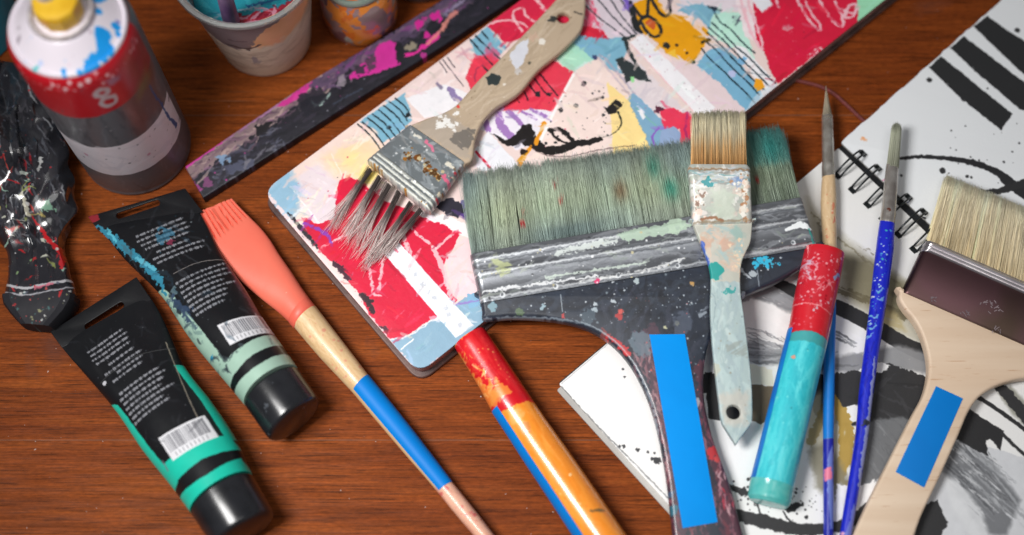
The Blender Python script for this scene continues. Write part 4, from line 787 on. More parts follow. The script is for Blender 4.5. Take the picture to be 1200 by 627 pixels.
# --- old brush with splayed bristles on the sketchbook
PO = plane3((468, 210, 21.5), (540, 150, 21.0), (665, 15, 19.2))
ob = thing('paint_brush', 'old flat brush with bare wood handle, rusty ferrule and splayed bristle clumps on the collage', 'paintbrush', tuple(P((520, 170), flat(0))))
def splay():
    r = np.random.default_rng(12); roots, tips, uu, bnd = [], [], [], []
    spec = [((434, 198), [(383, 254), (386, 262), (394, 262)]), ((445, 207), [(398, 268), (404, 274), (412, 270)]), ((456, 216), [(408, 278), (414, 286), (424, 282)]), ((468, 225), [(420, 292), (428, 300), (436, 294)]), ((482, 238), [(424, 302), (430, 306), (446, 296)]), ((494, 246), [(436, 300), (448, 296), (456, 290)])]
    for (rt, tp) in spec:
        base = P(rt, PO); side = P((497, 250), PO) - P((431, 193), PO); side /= np.linalg.norm(side)
        for i in range(78):
            q = tp[int(r.integers(3))]; e = P((q[0] + r.normal() * 2.8, q[1] + r.normal() * 2.2), PO); m_ = np.mean([P(x, PO) for x in tp], 0); ln = 1 + r.normal() * .10; e = base + (e - base) * ln; m_ = base + (m_ - base) * ln
            o = side * r.normal() * .0010 + np.array((0, 0, r.normal() * .0010)); e[2] = m_[2] = .0162 + abs(r.normal()) * .0012
            roots.append(base + o); tips.append(m_ + o * .5); uu.append(r.random()); bnd.append(e - m_)
    uu = np.array(uu)
    def f(i, t):
        k = np.clip((t - .22 - .1 * uu[i]) / .3, 0, 1)[:, None]; a = np.array((78, 70, 68.)); b = np.array((214, 196, 192.)) * (.7 + .55 * uu[i])[:, None]; return a * (1 - k) + b * k
    R, T = np.array(roots), np.array(tips); bd = np.array(bnd) + r.normal(0, .0006, R.shape); bd[:, 2] = np.abs(bd[:, 2]) * .3
    return strands(R, T, np.full(len(R), .00012) * r.uniform(.7, 1.3, len(R)), f, 6, bd)
place('bristles', splay(), HAIR, ob)
ofc = Canvas([(425, 195), (485, 142), (552, 195), (503, 258)], PO.up(5), (150, 158, 162), metal=.55, seed=61)
def paint_of(c):
    q = [(431, 190), (480, 149), (545, 194), (504, 250)]; c.smears(70, q, 18, 5, 40, [(164, 172, 176), (136, 144, 150), (176, 182, 184), (150, 150, 150)], .7, 40)
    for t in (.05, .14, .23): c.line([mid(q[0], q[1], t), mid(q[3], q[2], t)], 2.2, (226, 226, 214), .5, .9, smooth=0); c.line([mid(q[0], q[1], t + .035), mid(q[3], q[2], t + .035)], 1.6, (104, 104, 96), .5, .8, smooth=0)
    for p, r in (((480, 182), 6), ((498, 196), 7), ((506, 202), 6), ((490, 186), 3), ((512, 206), 4)):
        for i in range(16): c.blot((p[0] + c.r.normal() * r * .6, p[1] + c.r.normal() * r * .6), .7 + 2.4 * c.r.random() ** 2, [(128, 74, 26), (170, 110, 40), (90, 60, 30), (206, 190, 150)][i % 4], .6)
    for i in range(34): t = c.r.random(); p = mid(q[3], q[2], t); c.blot((p[0] + c.r.normal() * 2.5 - 2, p[1] + c.r.normal() * 2.5), .7 + 2.6 * c.r.random() ** 2, [(170, 110, 40), (226, 214, 190), (190, 60, 70), (120, 80, 40)][i % 4], .6)
    for i in range(18): t = c.r.random(); p = mid(q[0], q[3], t); c.blot((p[0] + c.r.normal() * 1.5 + 2, p[1] + c.r.normal() * 1.5), .6 + 1.6 * c.r.random() ** 2, [(190, 130, 50), (150, 100, 40)][i % 2], .6)
    c.line([(500, 166), (508, 176)], 4, (226, 120, 150), 1.4); c.line([(520, 206), (526, 216)], 4, (224, 110, 140), 1.4); c.line([(524, 192), (530, 196)], 5, (232, 226, 210), 1.4); c.line([(486, 158), (492, 162)], 4, (230, 226, 214), 1.4)
    c.dots(90, q, .4, 2, [(236, 238, 238), (230, 232, 232), (110, 114, 118)], .9, 2.5)
paint_of(ofc)
ofs = []
for t, h in ((0, 4.6), (.02, 5.2), (.05, 5.9), (.08, 5.1), (.11, 5.1), (.14, 5.9), (.17, 5.1), (.20, 5.1), (.23, 5.9), (.26, 5.1), (.97, 4.7), (1, 4.2)): ofs.append((mid((431, 190), (480, 149), t), mid((504, 250), (545, 194), t), h, .6))
place('ferrule', loft(ofs, PO, 32, 60, ofc), painted('rusty ferrule', ofc, .45, .4, 300, .5, metal_rough=.38), ob)
ohc = Canvas([(470, 150), (640, -30), (700, -20), (570, 200)], PO.up(2), (184, 164, 140), seed=65)
def paint_oh(c):
    c.smears(110, [(480, 150), (640, 0), (684, 10), (552, 185)], 60, 3, -42, [(196, 176, 150), (172, 152, 128), (200, 182, 160), (178, 158, 136)], .6, 8)
    c.poly([(482, 150), (520, 132), (548, 150), (552, 190), (530, 180), (500, 158)], (166, 154, 142), 3, .7, soft=2); c.poly([(526, 166), (534, 156), (548, 152), (558, 152), (552, 172), (540, 176)], (104, 98, 92), 2.2, .85, dry=(-40, .3)); 
    for i in range(30): c.blot((524 + c.r.normal() * 7, 143 + c.r.normal() * 5), .8 + 3.6 * c.r.random() ** 2, (232, 230, 226), .8)
    c.poly([(596, 66), (610, 50), (620, 46), (618, 62), (611, 78), (604, 82)], (214, 216, 226), 1.2, .95); c.blot((608, 84), 4, (206, 208, 216), .8, .6, soft=1)
    c.poly([(570, 92), (576, 88), (586, 90), (586, 96), (580, 102), (572, 99)], (40, 50, 50), 2); c.blot((634, 50), 4.6, (228, 222, 212), .4); c.blot((591, 100), 1.8, (226, 218, 206)); c.poly([(641, 26), (648, 20), (654, 21), (648, 29)], (50, 52, 50), 2); c.line([(673, 15), (682, 18)], 1.6, (60, 56, 50), 1); c.blot((620, 75), 2, (90, 84, 70), .9); c.blot((537, 126), 2, (220, 70, 60)); c.blot((626, 44), 5, (206, 170, 150), .8, .6)
    c.dots(40, [(482, 150), (640, 0), (684, 10), (552, 185)], .4, 1.6, [(236, 232, 226), (120, 100, 80)], .8, 3)
paint_oh(ohc)
oho = [(478, 153), (481, 149), (500, 141), (520, 134), (537, 123), (560, 97), (589, 68), (645, 9), (664, -14), (674, -20), (685, -14), (686, 8), (684, 26), (679, 40), (660, 60), (631, 84), (608, 111), (581, 128), (565, 146), (557, 166), (554, 188), (546, 194), (543, 196), (530, 186)]
place('handle', plate(oho, PO, 6.0, 1.6, [((660, 23), 3.8)], ohc, n=5), painted('bare stained wood', ohc, .6, .35, 200, .25), ob)

# --- new wide brush at the right edge
PN = plane3((1056, 344, 11.6), (1200, 408, 11.6), (1040, 600, 8.4))
nb = thing('paint_brush', 'clean wide brush with cream bristles, dark shiny ferrule and pale wood handle at right edge', 'paintbrush', tuple(P((1110, 420), flat(0))))
def col_new(u, v, t, r):
    n2 = vnoise(u * 50, np.full_like(u, t * .6), 29)[:, None]; n3 = vnoise(u * 260, u * 0 + 5, 31)[:, None]; k = t
    return (np.array((240, 221, 180.)) * (1 - k) + np.array((250, 241, 214.)) * k) * (.86 + .18 * n2 + .14 * n3)
RR, TR = (1302, 383), (1308, 288)
place('bristles', tuft((1085, 287), RR, (1109, 206), TR, PN, 5.6, 9000, .13, col_new, .016, (50, .3), 2.0, 15, seg=6, core=300), HAIR, nb)
nfs = []
for t, h in ((0, 6.6), (.02, 7.0), (.05, 7.9), (.08, 7.0), (.11, 7.9), (.14, 7.0), (.17, 7.9), (.20, 7.0), (.25, 6.9), (.95, 6.4), (1, 5.6)): nfs.append((mid((1083, 285), (1055, 345), t), mid((1304, 382), (1276, 442), t), h, .6))
def etched_metal():
    m, nt, b = nodes('chrome with tinted reflections'); L = nt.links.new; tc = nt.nodes.new('ShaderNodeTexCoord'); n = nt.nodes.new('ShaderNodeTexNoise'); n.inputs['Scale'].default_value = 22; n.inputs['Detail'].default_value = 2; L(tc.outputs['Object'], n.inputs['Vector'])
    r = nt.nodes.new('ShaderNodeValToRGB'); e = r.color_ramp.elements; e[0].position = .36; e[0].color = col4((76, 62, 55)); e[1].position = .64; e[1].color = col4((96, 70, 74)); L(n.outputs['Fac'], r.inputs['Fac']); L(r.outputs['Color'], b.inputs['Base Color']); b.inputs['Metallic'].default_value = 1; b.inputs['Roughness'].default_value = .38  # chrome; dark room reflection and pinkish highlights are tinted into its colour
    bumpnode(nt, b, 60, .08); return m
place('ferrule', loft(nfs[7:], PN, 40, 60), etched_metal(), nb)
place('ferrule_ribs', loft(nfs[:8], PN, 40, 60), plain('polished steel ribs', (232, 228, 230), (214, 208, 212), .34, 1.0, scale=60, bump=.05), nb)
def etching():
    r = random.Random(3); bm = bmesh.new(); z = PN.up(6.95)
    for (cx, cy, n, s) in ((1093, 350, 9, 5), (1130, 367, 9, 5), (1168, 386, 9, 5), (1159, 356, 16, 11), (1166, 362, 10, 8)):
        for i in range(n):
            a = (cx + r.uniform(-s, s), cy + r.uniform(-s, s) * .4 + (0)); b = (a[0] + r.uniform(-3, 4), a[1] + r.uniform(-3, 3)); A, B = P(a, z), P(b, z); d = B - A; d = np.array((-d[1], d[0], 0)); d = d / (np.linalg.norm(d) + 1e-9) * .00022
            bm.faces.new([bm.verts.new(tuple(q)) for q in (A - d, B - d, B + d, A + d)])
    me = bpy.data.meshes.new('m'); bm.to_mesh(me); bm.free(); return me
place('etched_mark', etching(), plain('etched silver', (150, 136, 140), (128, 114, 120), .4, .2, bump=0), nb)
nho = [(1060, 341.5), (1052.5, 345.5), (1052.5, 354), (1059, 365), (1069, 377), (1078, 394), (1085, 418), (1086, 440), (1080, 465), (1066, 491), (1041, 540), (1010, 602), (985, 660), (975, 690), (1048, 690), (1060, 660), (1076, 610), (1098, 563), (1120, 514), (1134, 482), (1150, 463), (1176, 450), (1212, 444), (1258, 448), (1272, 442), (1271, 435), (1180, 393)]
def new_wood():
    m, nt, b = nodes('pale beech'); L = nt.links.new; tc = nt.nodes.new('ShaderNodeTexCoord'); mp = nt.nodes.new('ShaderNodeMapping'); mp.inputs['Rotation'].default_value = (0, 0, math.radians(-63)); mp.inputs['Scale'].default_value = (5, 80, 30); L(tc.outputs['Object'], mp.inputs['Vector'])
    n = nt.nodes.new('ShaderNodeTexNoise'); n.inputs['Scale'].default_value = 1; n.inputs['Detail'].default_value = 5; n.inputs['Distortion'].default_value = .4; L(mp.outputs['Vector'], n.inputs['Vector']); r = nt.nodes.new('ShaderNodeValToRGB'); e = r.color_ramp.elements; e[0].position = .3; e[0].color = col4((210, 184, 158)); e[1].position = .7; e[1].color = col4((224, 202, 178)); L(n.outputs['Fac'], r.inputs['Fac'])
    mp2 = nt.nodes.new('ShaderNodeMapping'); mp2.inputs['Rotation'].default_value = (0, 0, math.radians(-63)); mp2.inputs['Scale'].default_value = (60, 900, 300); L(tc.outputs['Object'], mp2.inputs['Vector']); n2 = nt.nodes.new('ShaderNodeTexNoise'); n2.inputs['Scale'].default_value = 1; n2.inputs['Detail'].default_value = 2; L(mp2.outputs['Vector'], n2.inputs['Vector']); q = nt.nodes.new('ShaderNodeMapRange'); q.inputs['From Min'].default_value = .66; q.inputs['From Max'].default_value = .74; L(n2.outputs['Fac'], q.inputs['Value'])
    x = nt.nodes.new('ShaderNodeMix'); x.data_type = 'RGBA'; L(q.outputs['Result'], x.inputs['Factor']); L(r.outputs['Color'], x.inputs['A']); x.inputs['B'].default_value = col4((190, 152, 120)); L(x.outputs['Result'], b.inputs['Base Color']); b.inputs['Roughness'].default_value = .5; bumpnode(nt, b, 1, .15, stretch=(200, 600, 300)); return m
place('handle', plate(nho, PN, 9.0, 1.8, n=6), new_wood(), nb)
place('sticker', plate([(1097, 452.5), (1128.5, 467), (1083, 571.5), (1049.5, 553)], PN.up(4.7), .25, .08, n=1), STICK2, nb)

# --- two round brushes
def round_tuft(c0, c1, tip, r0, n, w, colour, pl0, pl1, rt, seed=1, spread=.3):
    r = np.random.default_rng(seed); a = r.random(n) * 2 * np.pi; q = np.sqrt(r.random(n)); A, B = P(c1, pl0), P(tip, pl1); ax = (B - A) / np.linalg.norm(B - A); s = np.cross(ax, (0, 0, 1.0)); s /= np.linalg.norm(s); u = np.cross(s, ax)
    off = s * (np.cos(a) * q)[:, None] + u * (np.sin(a) * q)[:, None]; root = A + off * r0; L = 1 - rt * q ** 2 + r.normal(0, .03, n); tip_ = A + (B - A) * L[:, None] + off * r0 * spread
    bend = off * r0 * .45; rnd = r.random(n)
    # belly: bend outwards in the middle
    def f(i, t): return colour(rnd[i], t)
    return strands(root, tip_, np.full(n, w * .001), f, 6, bend * 0)
PA = plane3((960, 110, 11.5), (980, 110, 11.5), (970, 560, 8.2))
ra = thing('paint_brush', 'thin round brush with pointed tip, passing under the red and turquoise stick', 'paintbrush', tuple(P((970, 300), flat(0))))
place('bristles', round_tuft(None, (969.5, 140), (968, 102), .0033, 700, .12, lambda q, t: (np.array((150, 140, 122.)) * (1 - t) + np.array((196, 184, 160.)) * t) * (.75 + .4 * q)[:, None], PA, PA, .12, 2, .05), HAIR, ra)
place('ferrule', loft([((963, 136), (976, 136), 3.2, 'ell'), ((963, 150), (976.5, 150), 3.3, 'ell'), ((963.5, 190), (977.5, 190), 3.6, 'ell'), ((963, 197), (978, 197), 3.9, 'ell'), ((963, 199), (978, 199), 3.6, 'ell'), ((963, 203), (978.5, 203), 3.9, 'ell'), ((963, 208), (978.5, 208), 3.7, 'ell')], PA, 28, 50), plain('tarnished round ferrule', (220, 216, 208), (176, 168, 158), .26, .75, scale=160, spots=[((190, 70, 70), 300, .68, 2), ((230, 226, 220), 260, .68, 4)], bump=.2), ra)
ahc = Canvas([(955, 200), (985, 200), (985, 650), (955, 650)], PA.up(2), (208, 178, 138), seed=71)
ahc.smears(40, [(962, 205), (980, 205), (980, 340), (966, 340)], 40, 2, 88, [(222, 194, 154), (196, 164, 124), (214, 186, 150)], .6, 4); ahc.line([(976, 240), (974, 252)], 3, (216, 120, 90), 1.4, .8); ahc.line([(977, 256), (976, 262)], 2, (210, 110, 90), 1.2, .8); ahc.dots(20, (964, 215, 980, 300), .4, 1.2, [(206, 120, 90), (236, 220, 200)], .8)
ahc.poly([(950, 345), (990, 345), (990, 514), (950, 514)], (18, 120, 206), .4); ahc.poly([(950, 514), (990, 514), (990, 660), (950, 660)], (26, 34, 156), .4)
ahc.poly([(976, 522), (970, 534), (968, 556), (972, 620), (978, 620)], (112, 130, 200), 1, .9); ahc.poly([(964, 550), (974, 548), (975, 562), (965, 564)], (226, 120, 150), 1.2); ahc.line([(965, 530), (966, 620)], 1.4, (90, 100, 190), .8, .7)
place('handle', loft([((963.5, 205), (978.5, 205), 3.6, 'ell'), ((962, 228), (980, 228), 4.4, 'ell'), ((962, 250), (980, 250), 4.5, 'ell'), ((964, 290), (980.5, 290), 4.2, 'ell'), ((965.5, 370), (979.5, 370), 3.6, 'ell'), ((964.5, 460), (978, 460), 3.5, 'ell'), ((964.5, 540), (977, 540), 3.2, 'ell'), ((965, 620), (976.5, 620), 3.0, 'ell'), ((966, 690), (975, 690), 2.4, 'ell')], PA, 28, 50, ahc, sub=4), painted('wood and blue lacquer', ahc, .35, .12, 300, .1, coat=.3), ra)
PC = plane3((1040, 180, 16.5), (1060, 180, 16.5), (995, 620, 8.4))
rb = thing('paint_brush', 'thin round brush with rounded pale tip and ultramarine handle flecked with paint', 'paintbrush', tuple(P((1020, 380), flat(0))))
place('bristles', round_tuft(None, (1046, 197), (1051, 146), .0036, 900, .13, lambda q, t: (np.array((150, 152, 134.)) * (1 - t) + np.array((200, 204, 182.)) * t) * (.85 + .25 * q)[:, None], PC, PC, .10, 4, .85), HAIR, rb)
place('ferrule', loft([((1038.5, 193), (1053, 195), 3.1, 'ell'), ((1036, 215), (1052, 217), 3.6, 'ell'), ((1033, 245), (1050, 247), 3.9, 'ell'), ((1032, 251), (1050, 253), 4.2, 'ell'), ((1031.8, 253), (1049.6, 255), 3.9, 'ell'), ((1031, 258), (1049, 260), 4.2, 'ell'), ((1031, 261), (1048.5, 263), 3.9, 'ell')], PC, 28, 50), plain('paint-flecked round ferrule', (214, 210, 204), (172, 164, 158), .26, .75, scale=130, spots=[((120, 180, 190), 220, .68, 2), ((224, 224, 220), 200, .66, 4), ((150, 80, 60), 240, .7, 6)], bump=.2), rb)
bhc = Canvas([(1020, 250), (1055, 255), (1010, 660), (975, 650)], PC.up(2), (24, 36, 190), seed=75)
bhc.smears(60, [(1030, 262), (1048, 262), (1004, 640), (985, 640)], 40, 2.4, 98, [(40, 60, 206), (14, 20, 150), (30, 46, 200)], .6, 4)
for i in range(70): t = c_ = bhc.r.random(); p = mid((1038, 270), (1014, 400), t); bhc.blot((p[0] + bhc.r.normal() * 4, p[1]), .4 + 1.2 * bhc.r.random() ** 2, [(70, 150, 210), (150, 190, 220), (60, 170, 180), (206, 216, 226)][i % 4], .7)
for a in ((1030, 342), (1031, 352), (1024, 372), (1022, 384), (1019, 394)): bhc.line([(a[0] - 4, a[1]), (a[0], a[1] + 2), (a[0] + 3, a[1] - 2)], 2.2, (120, 176, 220), 1.4, .85)
bhc.line([(1024, 420), (1020, 470), (1012, 530), (1006, 570)], [2, 5, 5, 3], (170, 176, 206), 1.2, .8, dry=(80, .3)); bhc.line([(1012, 390), (1006, 440), (1002, 500)], 2, (150, 160, 210), 1, .7, dry=(80, .4)); bhc.blot((1013, 496), 4, (40, 44, 60), .8); bhc.poly([(1000, 590), (1004, 600), (992, 650), (984, 650)], (140, 150, 206), 1, .7); bhc.blot((987, 625), 2, (220, 160, 190))
place('handle', loft([((1031, 259), (1048.5, 261), 3.8, 'ell'), ((1028.5, 275), (1048, 277), 4.5, 'ell'), ((1026, 295), (1047, 297), 4.9, 'ell'), ((1021, 340), (1041, 341), 4.7, 'ell'), ((1017, 375), (1035.5, 377), 4.4, 'ell'), ((1007, 455), (1024, 457), 4.0, 'ell'), ((1001, 520), (1016, 522), 3.6, 'ell'), ((988, 600), (1002, 603), 3.3, 'ell'), ((978, 670), (990, 673), 2.6, 'ell')], PC, 28, 50, bhc, sub=4), painted('ultramarine lacquer', bhc, .3, .15, 300, .3, coat=.4), rb)

# --- coral silicone brush
PG = plane3((230, 250, 8.5), (272, 234, 8.5), (545, 600, 8.0))
cb = thing('silicone_brush', 'coral pink silicone comb brush with a tapered pale wood handle, beside the black tubes', 'brush', tuple(P((380, 400), flat(0))))
SL = [(228.5, 251), (238, 270), (250, 292), (267, 314), (286, 333), (306, 350), (325, 365), (335, 374), (344, 383)]
SR = [(272, 233), (282, 244), (294, 256), (306, 268), (317, 282), (327, 298), (341, 318), (354, 338), (369, 358.5)]
SHT = [1.2, 1.9, 2.6, 3.6, 4.8, 6.0, 7.0, 7.6, 8.0]
def silicone():
    n = 240; rows = 90; V, F = [], []
    cl, cr = catmull(SL, 12), catmull(SR, 12); ch = [x[0] for x in catmull([(h,) for h in SHT], 12)]; m = len(cl); r = random.Random(2)
    for i in range(m):
        L_, R_ = P(cl[i], PG), P(cr[i], PG); c = (L_ + R_) / 2; rv = R_ - L_; hw = np.linalg.norm(rv) / 2; rv /= 2 * hw; k = i / (m - 1); ht = ch[i] * .001
        flatness = max(0, 1 - k * 1.6); groove = max(0, min(1, (.235 - k) / .03))
        for j in range(n):
            a = 2 * math.pi * j / n; x = math.cos(a); y = math.sin(a); e = 1 - .55 * flatness
            x, y = math.copysign(abs(x) ** e, x), math.copysign(abs(y) ** e, y)
            g = 1 - groove * .75 * max(0, math.cos((x + 1) * .5 * 2 * math.pi * 9.0 + math.pi)) ** 3
            if k > .95: g *= 1.0 - .06 * (k > .955) * 0
            V.append(c + rv * hw * x + np.array((0, 0, 1)) * ht * y * g)
    for i in range(m - 1):
        for j in range(n):
            a, b = i * n + j, i * n + (j + 1) % n; F.append((a, b, b + n, a + n))
    F.append(tuple(range(n))); F.append(tuple(range((m - 1) * n, m * n)))
    return mesh(V, F, 45)
place('brush_head', silicone(), plain('coral silicone', (232, 108, 88), (238, 120, 98), .42, scale=25, bump=.12, bscale=900, spots=[((244, 150, 130), 300, .74, 3)]), cb)
place('collar', loft([((338, 377), (362, 349), 8.2, 'ell'), ((339.5, 379.5), (364, 352), 8.9, 'ell'), ((343, 383.5), (368.5, 357.5), 8.9, 'ell'), ((345, 385), (370, 359.5), 8.0, 'ell')], PG, 48, 40), plain('coral collar', (226, 100, 82), (234, 112, 92), .45, bump=.1), cb)
HL = [(345, 384), (372, 416), (400, 446), (413, 460), (440, 492), (475, 533), (513, 577), (557, 630), (600, 684)]
HR = [(370.5, 359.5), (397, 394), (420, 424), (432, 440), (459, 473), (493, 516), (530, 565), (582, 631), (620, 680)]
hts = [np.linalg.norm(P(a, PG) - P(b, PG)) * 500 for a, b in zip(HL, HR)]
cst = [(a, b, h, 'ell') for a, b, h in zip(HL, HR, hts)]
chc = Canvas([(335, 380), (380, 350), (640, 680), (600, 700)], PG.up(6), (216, 182, 136), seed=81)
chc.smears(120, [(344, 384), (370, 360), (440, 440), (420, 470)], 50, 2.2, 51, [(226, 194, 150), (204, 168, 122), (220, 188, 146)], .6, 4); chc.poly([(500, 575), (535, 552), (640, 690), (590, 700)], (220, 166, 142), 2, .9, soft=2); chc.smears(60, [(513, 577), (530, 565), (600, 660), (575, 670)], 26, 2.4, 52, [(230, 180, 156), (206, 140, 120), (224, 172, 148)], .6, 6)
chc.dots(26, [(350, 384), (372, 366), (430, 440), (414, 458)], .5, 2.2, [(214, 140, 116), (206, 130, 110)], .7, 2); chc.dots(22, [(513, 577), (530, 565), (590, 640), (565, 650)], .5, 2.6, [(196, 84, 84), (206, 110, 104)], .7, 2); chc.line([(405, 452), (440, 494), (510, 578)], 3, (222, 160, 140), 1, .7)
place('handle', loft(cst, PG, 40, 60, chc, sub=5), painted('pale varnished wood', chc, .4, .15, 260, .1, coat=.15), cb)
place('sticker', loft([(a, b, h, 'ell') for a, b, h in zip(HL[3:7], HR[3:7], hts[3:7])], PG, 24, 80, None, sub=5, arc=(-14, 142), grow=.00022), STICK2, cb)

# --- orange and red handle
PT = plane3((533, 408, 11.5), (568, 388, 11.5), (700, 627, 12.8))
oh = thing('paint_stick', 'thick round glossy orange stick with chipped red end, lying on the bare table', 'paint stick', tuple(P((640, 520), flat(0))))
OL = [(533.5, 408.5), (547, 430), (562, 455), (577, 483), (600, 518), (636, 573), (672, 628), (712, 690)]
OR = [(568.5, 386.5), (584, 409), (601, 434), (619, 461), (642, 495), (690, 563), (735, 629), (775, 688)]
oht = [np.linalg.norm(P(a, PT) - P(b, PT)) * 500 for a, b in zip(OL, OR)]
occ = Canvas([(525, 405), (575, 375), (800, 690), (700, 720)], PT.up(9), (238, 142, 46), seed=91)
def paint_oc(c):
    c.smears(90, [(580, 480), (618, 462), (740, 640), (680, 640)], 46, 4, 56, [(244, 154, 58), (230, 130, 36), (246, 160, 70), (236, 140, 42)], .5, 5)
    c.poly([(520, 410), (570, 376), (628, 468), (606, 474), (590, 482), (574, 492)], (206, 24, 34), 1.4); c.smears(40, [(536, 410), (568, 390), (616, 460), (584, 478)], 26, 5, 56, [(216, 32, 40), (190, 14, 28), (222, 46, 50)], .6, 10)
    # chips showing orange under the red
    c.poly([(536, 418), (544, 420), (556, 436), (562, 444), (572, 452), (580, 446), (594, 452), (600, 460), (588, 466), (578, 472), (572, 476), (562, 456), (550, 440)], (228, 126, 54), 2.6, .95, dry=(-56, .22)); c.smears(34, [(536, 416), (552, 412), (590, 455), (568, 468)], 12, 3, 56, [(236, 160, 90), (214, 60, 40), (226, 140, 60), (196, 24, 34), (240, 190, 120)], .85, 30)
    c.poly([(573, 461), (584, 454), (592, 462), (584, 474), (578, 476)], (222, 140, 62), 1.6, .8)
    c.line([(572, 488), (584, 480), (600, 470), (622, 462)], 7, (204, 20, 34), 1.0); c.line([(584, 472), (586, 480)], 3, (200, 30, 36), 1)
    c.blot((606, 492), 8, (240, 180, 110), .9, .6, soft=2); c.poly([(609, 500), (618, 496), (622, 506), (616, 510)], (190, 120, 60), 2, .6, dry=(-56, .3)); c.line([(691, 601), (700, 599), (708, 600)], [2, 4, 2], (96, 84, 60), 1.6, .8); c.blot((668, 558), 1.6, (250, 214, 160)); c.dots(26, [(585, 480), (620, 464), (735, 630), (680, 630)], .4, 1.3, [(206, 110, 40), (248, 196, 130)], .7)
    c.dots(40, [(536, 410), (568, 390), (612, 456), (590, 470)], .4, 1.5, [(240, 150, 90), (230, 110, 60)], .8, 2)
paint_oc(occ)
place('stick_body', loft([((535, 407), (567, 388), oht[0] * .8, 'ell')] + [(a, b, h, 'ell') for a, b, h in zip(OL, OR, oht)], PT, 48, 60, occ, sub=4), painted('orange and red enamel', occ, .28, .12, 220, .45, coat=.4), oh)
place('blue_strip', loft([(a, b, h, 'ell') for a, b, h in zip(OL[3:], OR[3:], oht[3:])], PT, 20, 80, None, sub=4, arc=(136, 200), grow=.0003), STICK2, oh)

# --- red and turquoise stick
PR = plane3((942, 291, 23.5), (989, 302, 23.5), (900, 587, 15.2))
rs = thing('paint_stick', 'thick round turquoise stick with scuffed red end, lying across a thin brush', 'paint stick', tuple(P((935, 440), flat(0))))
RL = [(942.5, 291.5), (936, 322), (929, 356), (923.5, 386), (910, 440), (894, 505), (880, 560), (876, 580)]
RRt = [(989.5, 301.5), (984, 330), (977, 364), (971, 396), (957, 455), (942, 520), (930, 573), (926, 592)]
rht = [np.linalg.norm(P(a, PR) - P(b, PR)) * 500 for a, b in zip(RL, RRt)]
rcc = Canvas([(935, 285), (995, 290), (930, 600), (865, 590)], PR.up(8), (56, 192, 204), seed=95)
def paint_rc(c):
    c.smears(100, [(922, 390), (970, 396), (930, 570), (880, 560)], 70, 5, 104, [(78, 208, 216), (42, 176, 190), (100, 216, 222), (52, 188, 200)], .55, 4)
    c.poly([(915, 386), (975, 392), (970, 408), (916, 396)], (66, 150, 150), 1.2, .8); c.blot((929, 420), 2.4, (206, 150, 130)); c.dots(14, [(922, 400), (965, 410), (930, 570), (885, 560)], .5, 1.6, [(120, 220, 216), (30, 130, 140)], .7)
    c.poly([(935, 280), (1000, 290), (980, 400), (948, 390), (915, 388)], (204, 28, 42), .8); c.poly([(940, 290), (990, 300), (982, 345), (974, 366), (930, 350)], (196, 34, 50), 1.2, .7)
    c.line([(925, 356), (945, 357), (960, 362), (977, 369)], 1.6, (226, 130, 134), 1.2, .9, dry=(-10, .3)); c.smears(26, [(945, 305), (960, 308), (952, 330), (940, 325)], 9, 2, 30, [(206, 190, 206), (224, 160, 170)], .7, 60); c.smears(20, [(958, 326), (976, 330), (970, 350), (954, 345)], 8, 2, 0, [(226, 150, 156)], .7, 60)
    c.dots(130, [(942, 294), (988, 302), (974, 366), (930, 356)], .4, 1.7, [(232, 170, 176), (214, 110, 120), (150, 12, 28), (220, 190, 200)], .8, 2.5); c.line([(977, 328), (984, 322)], 4, (130, 160, 206), 1.4, .9); c.line([(940, 310), (950, 306)], 4, (200, 180, 200), 1.8, .7); c.blot((954, 364), 3, (200, 170, 180), .8)
    c.dots(26, [(924, 366), (974, 376), (968, 392), (924, 386)], .4, 1.4, [(226, 130, 140)], .7)
paint_rc(rcc)
place('stick_body', loft([((943.5, 292.5), (988, 302), rht[0] * .85, 'ell')] + [(a, b, h, 'ell') for a, b, h in zip(RL[:7], RRt[:7], rht[:7])], PR, 48, 60, rcc, sub=4), painted('red and turquoise enamel', rcc, .3, .12, 220, .35, coat=.35), rs)
place('end_cap', loft([((880.2, 559), (930, 572), rht[6] * .97, 'ell'), ((878.5, 566), (929, 579), rht[6] * .90, 'ell'), ((877, 575), (927.5, 588), rht[6] * .96, 'ell'), ((876.5, 580), (926, 592), rht[7] * .95, 'ell'), ((879, 585), (922, 596), rht[7] * .75, 'ell')], PR, 48, 35), plain('translucent turquoise plastic', (110, 204, 198), (80, 190, 186), .2, scale=200, trans=.15, bump=.2), rs)
place('blue_strip', loft([(a, b, h, 'ell') for a, b, h in zip(RL[3:7], RRt[3:7], rht[3:7])], PR, 16, 80, None, sub=4, arc=(148, 206), grow=.0002), plain('blue paint strip', (10, 110, 200), (16, 130, 212), .45, bump=.2), rs)

